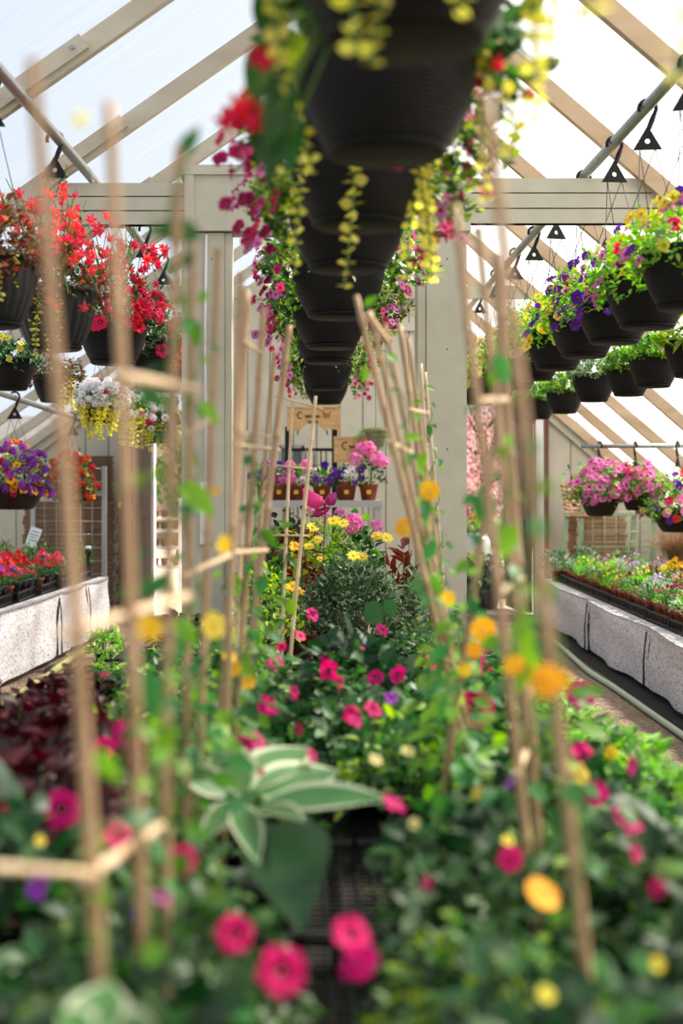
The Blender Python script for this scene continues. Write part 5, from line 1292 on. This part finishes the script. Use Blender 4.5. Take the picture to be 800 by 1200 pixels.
# pink butterfly on a stake
BD = 6.0
t = thing('butterfly_stake', 'bright pink spotted butterfly ornament on a wire stake', 'ornament', P(378, 690, BD))
def wing(name, pts, mat, dots=()):
    mb = MB(); v3 = [P(x, y, BD + dz) for x, y, dz in pts]; c = sum(v3, Vector())/len(v3); off = Vector((0, 0.004, 0)); n = len(v3)
    mb.add([c - off] + [v - off for v in v3] + [c + off] + [v + off for v in v3], [(0, 1+k, 1+(k+1) % n) for k in range(n)] + [(n+1, n+2+(k+1) % n, n+2+k) for k in range(n)] + [(1+k, n+2+k, n+2+(k+1) % n, 1+(k+1) % n) for k in range(n)], 0)
    for x, y in dots:
        q = P(x, y, BD - 0.02); mb.lathe([(0, 0), (0.0045, 0.001), (0.0, 0.003)], 8, q, mi=1)
    mb.build(name, [mat, 'bdots'], t)
wing('wing', [(354,572,0),(360,573,-.02),(370,578,-.02),(378,582,0),(379,592,0),(371,597,0),(362,594,-.02),(355,584,-.01)], 'bwing', [(357,576),(370,580),(376,586)])
wing('wing', [(380,585,0),(386,578,-.02),(394,577,-.03),(395,585,-.03),(392,592,-.02),(384,593,0)], 'bwing', [(392,586),(390,579)])
wing('wing', [(370,597,0),(380,594,0),(388,594,-.01),(384,600,-.02),(374,606,-.02),(364,606,-.01)], 'bwing2', [(378,600)])
mb = MB(); mb.tube([P(379,598,BD-.01), P(381,590,BD-.01), P(385,582,BD-.012)], [0.004, 0.006, 0.004], 8); mb.build('body', 'bwing2', t)
mb = MB(); mb.tube([P(391,580,BD-.01), P(395,572,BD-.02)], 0.0015, 5); mb.build('antenna', 'wire', t)
mb = MB(); mb.tube([P(381,592,BD), P(379,650,BD), P(378,700,BD)], 0.0025, 6); mb.build('stake', 'wire', t)

# ------------------------------------------------------------------ hoses on the ground
def hose(label, pts, mat, r=0.018):
    pts = [P(*p) for p in pts]; out = []
    for i in range(len(pts) - 1):
        p0, p1, p2, p3 = pts[max(0, i-1)], pts[i], pts[i+1], pts[min(len(pts)-1, i+2)]
        for k in range(10):
            u = k/10; out.append(0.5*((2*p1) + (p2 - p0)*u + (2*p0 - 5*p1 + 4*p2 - p3)*u*u + (-p0 + 3*p1 - 3*p2 + p3)*u*u*u))
    out.append(pts[-1]); 
    for q in out: q.z = max(q.z, r) if q.z < 0.1 else q.z
    mb = MB(); mb.tube(out, r, 10); return tag(mb.build('garden_hose', mat), label, 'hose')
g = lambda px, py: (px, py, (EYE - 0.018)*F/(py - VY))
hose('yellow-green garden hose along the gravel of the left aisle', [g(-60,862), g(0,830), g(50,796), g(85,772), g(110,757), g(134,744), g(137,738), g(132,732)], 'hose', 0.022)
hose('grey-green garden hose at the foot of the right table', [g(640,745), g(665,765), g(690,787), g(720,806), g(760,834), g(800,862), g(860,905)], 'hose2', 0.017)
# low green plants by the left edge of the aisle
for i, (px, py, d) in enumerate(((128, 815, 7.4), (172, 790, 8.3), (122, 780, 8.9))):
    q = P(px, py, d); q.z = 0.0
    t = thing('aisle_plant', f'low green plant standing on the gravel beside the bench, {ordn(i)} from camera', 'plant', q, 'plants on the aisle gravel')
    link('pot', POT_BLACK, t); link('foliage', random.choice(FOL['light']), t, (0, 0, 0.06), (0, 0, U(0, 6)), (0.75, 0.75, 1.0))
    if i == 0: link('flower', flower('petunia', 'scarlet', 0.04, 'throat'), t, (0.06, -0.13, 0.16), face_rot((0, -1, 0.4)), 0.7)

# ------------------------------------------------------------------ beyond the doors
def tree(name, label, base, h, R, mats, n, L, W, tr=0.07, cr=0.62):
    t = thing(name, label, 'tree', base)
    mb = MB(); b = Vector(base); tp = b + Vector((0, 0, h*0.62)); mb.tube([b, b.lerp(tp, 0.5) + Vector((0.04, 0, 0)), tp], [tr, tr*0.8, tr*0.5], 9)
    for k in range(9):
        a = k*2.4; mb.tube([b + Vector((0, 0, h*(0.35 + 0.03*k))), b + Vector((math.cos(a)*R*0.7, math.sin(a)*R*0.7, h*(0.55 + 0.035*k)))], [tr*0.4, tr*0.12], 6)
    mb.build('trunk', 'barkk', t)
    mb = MB(); c = b + Vector((0, 0, h*cr))
    for k in range(n):
        v = dirv()*(U(0.2, 1) ** 0.5); p_ = c + Vector((v.x*R, v.y*R, v.z*h*0.36))*(1 + 0.15*math.sin(v.x*9)*math.cos(v.z*7)); mb.leaf(p_, dirv(), dirv(), L*U(0.6, 1.3), W*U(0.7, 1.2), 0 if U(0, 1) < 0.8 else 1, 0.2)
    mb.build('crown', mats, t); return t
tree('blossom_tree', 'pink blossoming tree seen outside through the right doorway', (2.4, 19.0, 0), 3.2, 1.5, ['lf_pink', 'lf_redbrown'], 8000, 0.06, 0.045)
tree('garden_tree', 'olive green tree outside the left doorway', (-1.75, 20.0, 0), 2.6, 0.9, ['lf_mid', 'lf_yel'], 1500, 0.10, 0.05)
t = thing('glazed_planter', 'white glazed round planter of pink and yellow flowers outside the right doorway', 'planter', P(552, 700, 13.6))
q = P(552, 652, 13.6); q.z = 0.0; t.location = q; t['_b'] = tuple(q)
mb = MB(); mb.lathe([(0, 0), (0.12, 0), (0.16, 0.1), (0.13, 0.2), (0.17, 0.35), (0.2, 0.5), (0.19, 0.62), (0.15, 0.68), (0.0, 0.66)], 28, q); mb.build('pot', 'whiteglaze', t)
link('foliage', FOL['yel'][0], t, (0, 0, 0.66), scale=1.3)
for k in range(10): link('flower', flower('petunia', random.choice(['peach', 'gold', 'rose']), 0.045, 'throat'), t, (U(-0.18, 0.18), -0.16, U(0.74, 0.95)), face_rot((U(-0.4, 0.4), -1, 0.4)))
for i, (px, d, c) in enumerate(((570, 13.2, 'white'), (556, 13.1, 'paleyellow'), (590, 14.4, 'white'))):
    q = P(px, 0, d); q.z = 0
    t = thing('patio_plant', f'green patio plant with pale flowers outside the right doorway, {ordn(i)} of three', 'plant', q, 'patio plants outside')
    link('pot', POT_BIG, t, scale=1.2); link('foliage', FOL['blue'][i], t, (0, 0, 0.15), scale=(1.3, 1.3, 1.9))
    for k in range(6): link('flower', flower('cluster', c, 0.04, 'throat'), t, (U(-0.15, 0.15), -0.18, U(0.25, 0.6)), face_rot((U(-0.4, 0.4), -1, 0.4)))
t = thing('garden_ornament', 'black and white spotted ornament on the path by the right doorway', 'ornament', P(554, 745, 12.1) * 1)
q = Vector(t.location); q.z = 0.0; t.location = q; t['_b'] = tuple(q)
mb = MB(); mb.lathe([(0, 0), (0.09, 0.01), (0.12, 0.1), (0.09, 0.2), (0.05, 0.26), (0.07, 0.34), (0.03, 0.42), (0, 0.43)], 20, q)
for a, z in ((-1.6, 0.12), (-1.2, 0.33), (-2.0, 0.05), (-1.3, 0.07)): mb.lathe([(0, -0.015), (0.016, 0), (0, 0.015)], 10, q + Vector((0.11*math.cos(a), 0.11*math.sin(a), z)), mi=1)
mb.build('body', ['black', 'tag'], t)
# white rack of terracotta outside the left door
RY = 14.6
t = thing('outdoor_rack', 'white shelf rack outside the left doorway', 'rack', (P(195, 0, RY).x, RY, 0))
xa, xb = P(176, 0, RY).x, P(212, 0, RY).x
zs = [EYE + (VY - py)/F*RY for py in (606, 620, 640, 662)]
for i, z in enumerate(zs):
    mb = MB(); mb.box((xa, RY - 0.15, z - 0.03), (xb, RY + 0.15, z)); mb.build('shelf', 'white', t, smooth=False)
for x in (xa, xb):
    for yy in (RY - 0.14, RY + 0.14):
        mb = MB(); mb.box((x - 0.018, yy - 0.018, 0), (x + 0.018, yy + 0.018, zs[0] + 0.2)); mb.build('leg', 'white', t, smooth=False)
for i, z in enumerate(zs):
    for k in range(3):
        x = xa + (xb - xa)*(k + 0.5)/3
        t = thing('stacked_pot', f'terracotta pot on white outdoor rack, {("top", "second", "third", "lowest")[i]} shelf, {ordn(k)} from left', 'pot', (x, RY - 0.05, z), 'pots on the outdoor rack')
        link('pot', POT_TERRA_B, t, scale=0.62)
# neighbouring building wall far outside
mb = MB(); mb.box((-9, 26, 0), (9, 26.3, 2.4)); o = mb.build('garden_fence', solid('weathered_fence', '#a99a8c', 0.8, noise=0.3, nscale=4), smooth=False)
mb2 = MB()
tag(o, 'long weathered board fence far outside the doorways', 'fence')

# ------------------------------------------------------------------ finish things
for o in EMPT:
    if '_b' in o: del o['_b']

for o in COL.objects:
    if o.get('label') and len(o['label'].replace('-', ' - ').split()) > 15 and len(o['label'].split()) > 16: print('LONG', o['label'])
# ------------------------------------------------------------------ light
w = bpy.data.worlds.new('bright_overcast'); scene.world = w; w.use_nodes = True
nt = w.node_tree; nt.nodes.clear(); L = nt.links
out = nt.nodes.new('ShaderNodeOutputWorld'); bg = nt.nodes.new('ShaderNodeBackground')
tc = nt.nodes.new('ShaderNodeTexCoord'); sp = nt.nodes.new('ShaderNodeSeparateXYZ'); r = nt.nodes.new('ShaderNodeValToRGB')
L.new(tc.outputs['Generated'], sp.inputs[0])
mr = nt.nodes.new('ShaderNodeMapRange'); mr.inputs['From Min'].default_value = -0.3; mr.inputs['From Max'].default_value = 0.3
L.new(sp.outputs['X'], mr.inputs['Value'])
r.color_ramp.elements[0].color = (0.64, 0.72, 0.82, 1); r.color_ramp.elements[1].color = (1.12, 1.1, 1.06, 1)
L.new(mr.outputs['Result'], r.inputs['Fac']); L.new(r.outputs['Color'], bg.inputs['Color']); bg.inputs['Strength'].default_value = 0.88
L.new(bg.outputs[0], out.inputs[0])
sl = bpy.data.lights.new('sun', 'SUN'); sl.energy = 9.0; sl.angle = math.radians(5); sl.color = (1.0, 0.93, 0.80)
so = bpy.data.objects.new('sun', sl); COL.objects.link(so)
so.rotation_euler = Vector((-0.62, -0.28, -0.85)).to_track_quat('-Z', 'Y').to_euler()

# ------------------------------------------------------------------ camera
cd = bpy.data.cameras.new('camera'); co = bpy.data.objects.new('camera', cd); COL.objects.link(co)
co.location = (0, 0, EYE); co.rotation_euler = (PI/2, 0, 0)
cd.sensor_fit = 'VERTICAL'; cd.sensor_height = 36.0; cd.sensor_width = 24.0; cd.lens = 50.0
cd.shift_x = 44/1200; cd.shift_y = -32/1200
cd.clip_start = 0.05; cd.clip_end = 200
cd.dof.use_dof = True; cd.dof.focus_distance = 6.3; cd.dof.aperture_fstop = 2.4
scene.camera = co
scene.view_settings.view_transform = 'Standard'; scene.view_settings.look = 'None'
scene.view_settings.exposure = 0.3; scene.view_settings.gamma = 1.0
scene.view_settings.use_curve_mapping = False
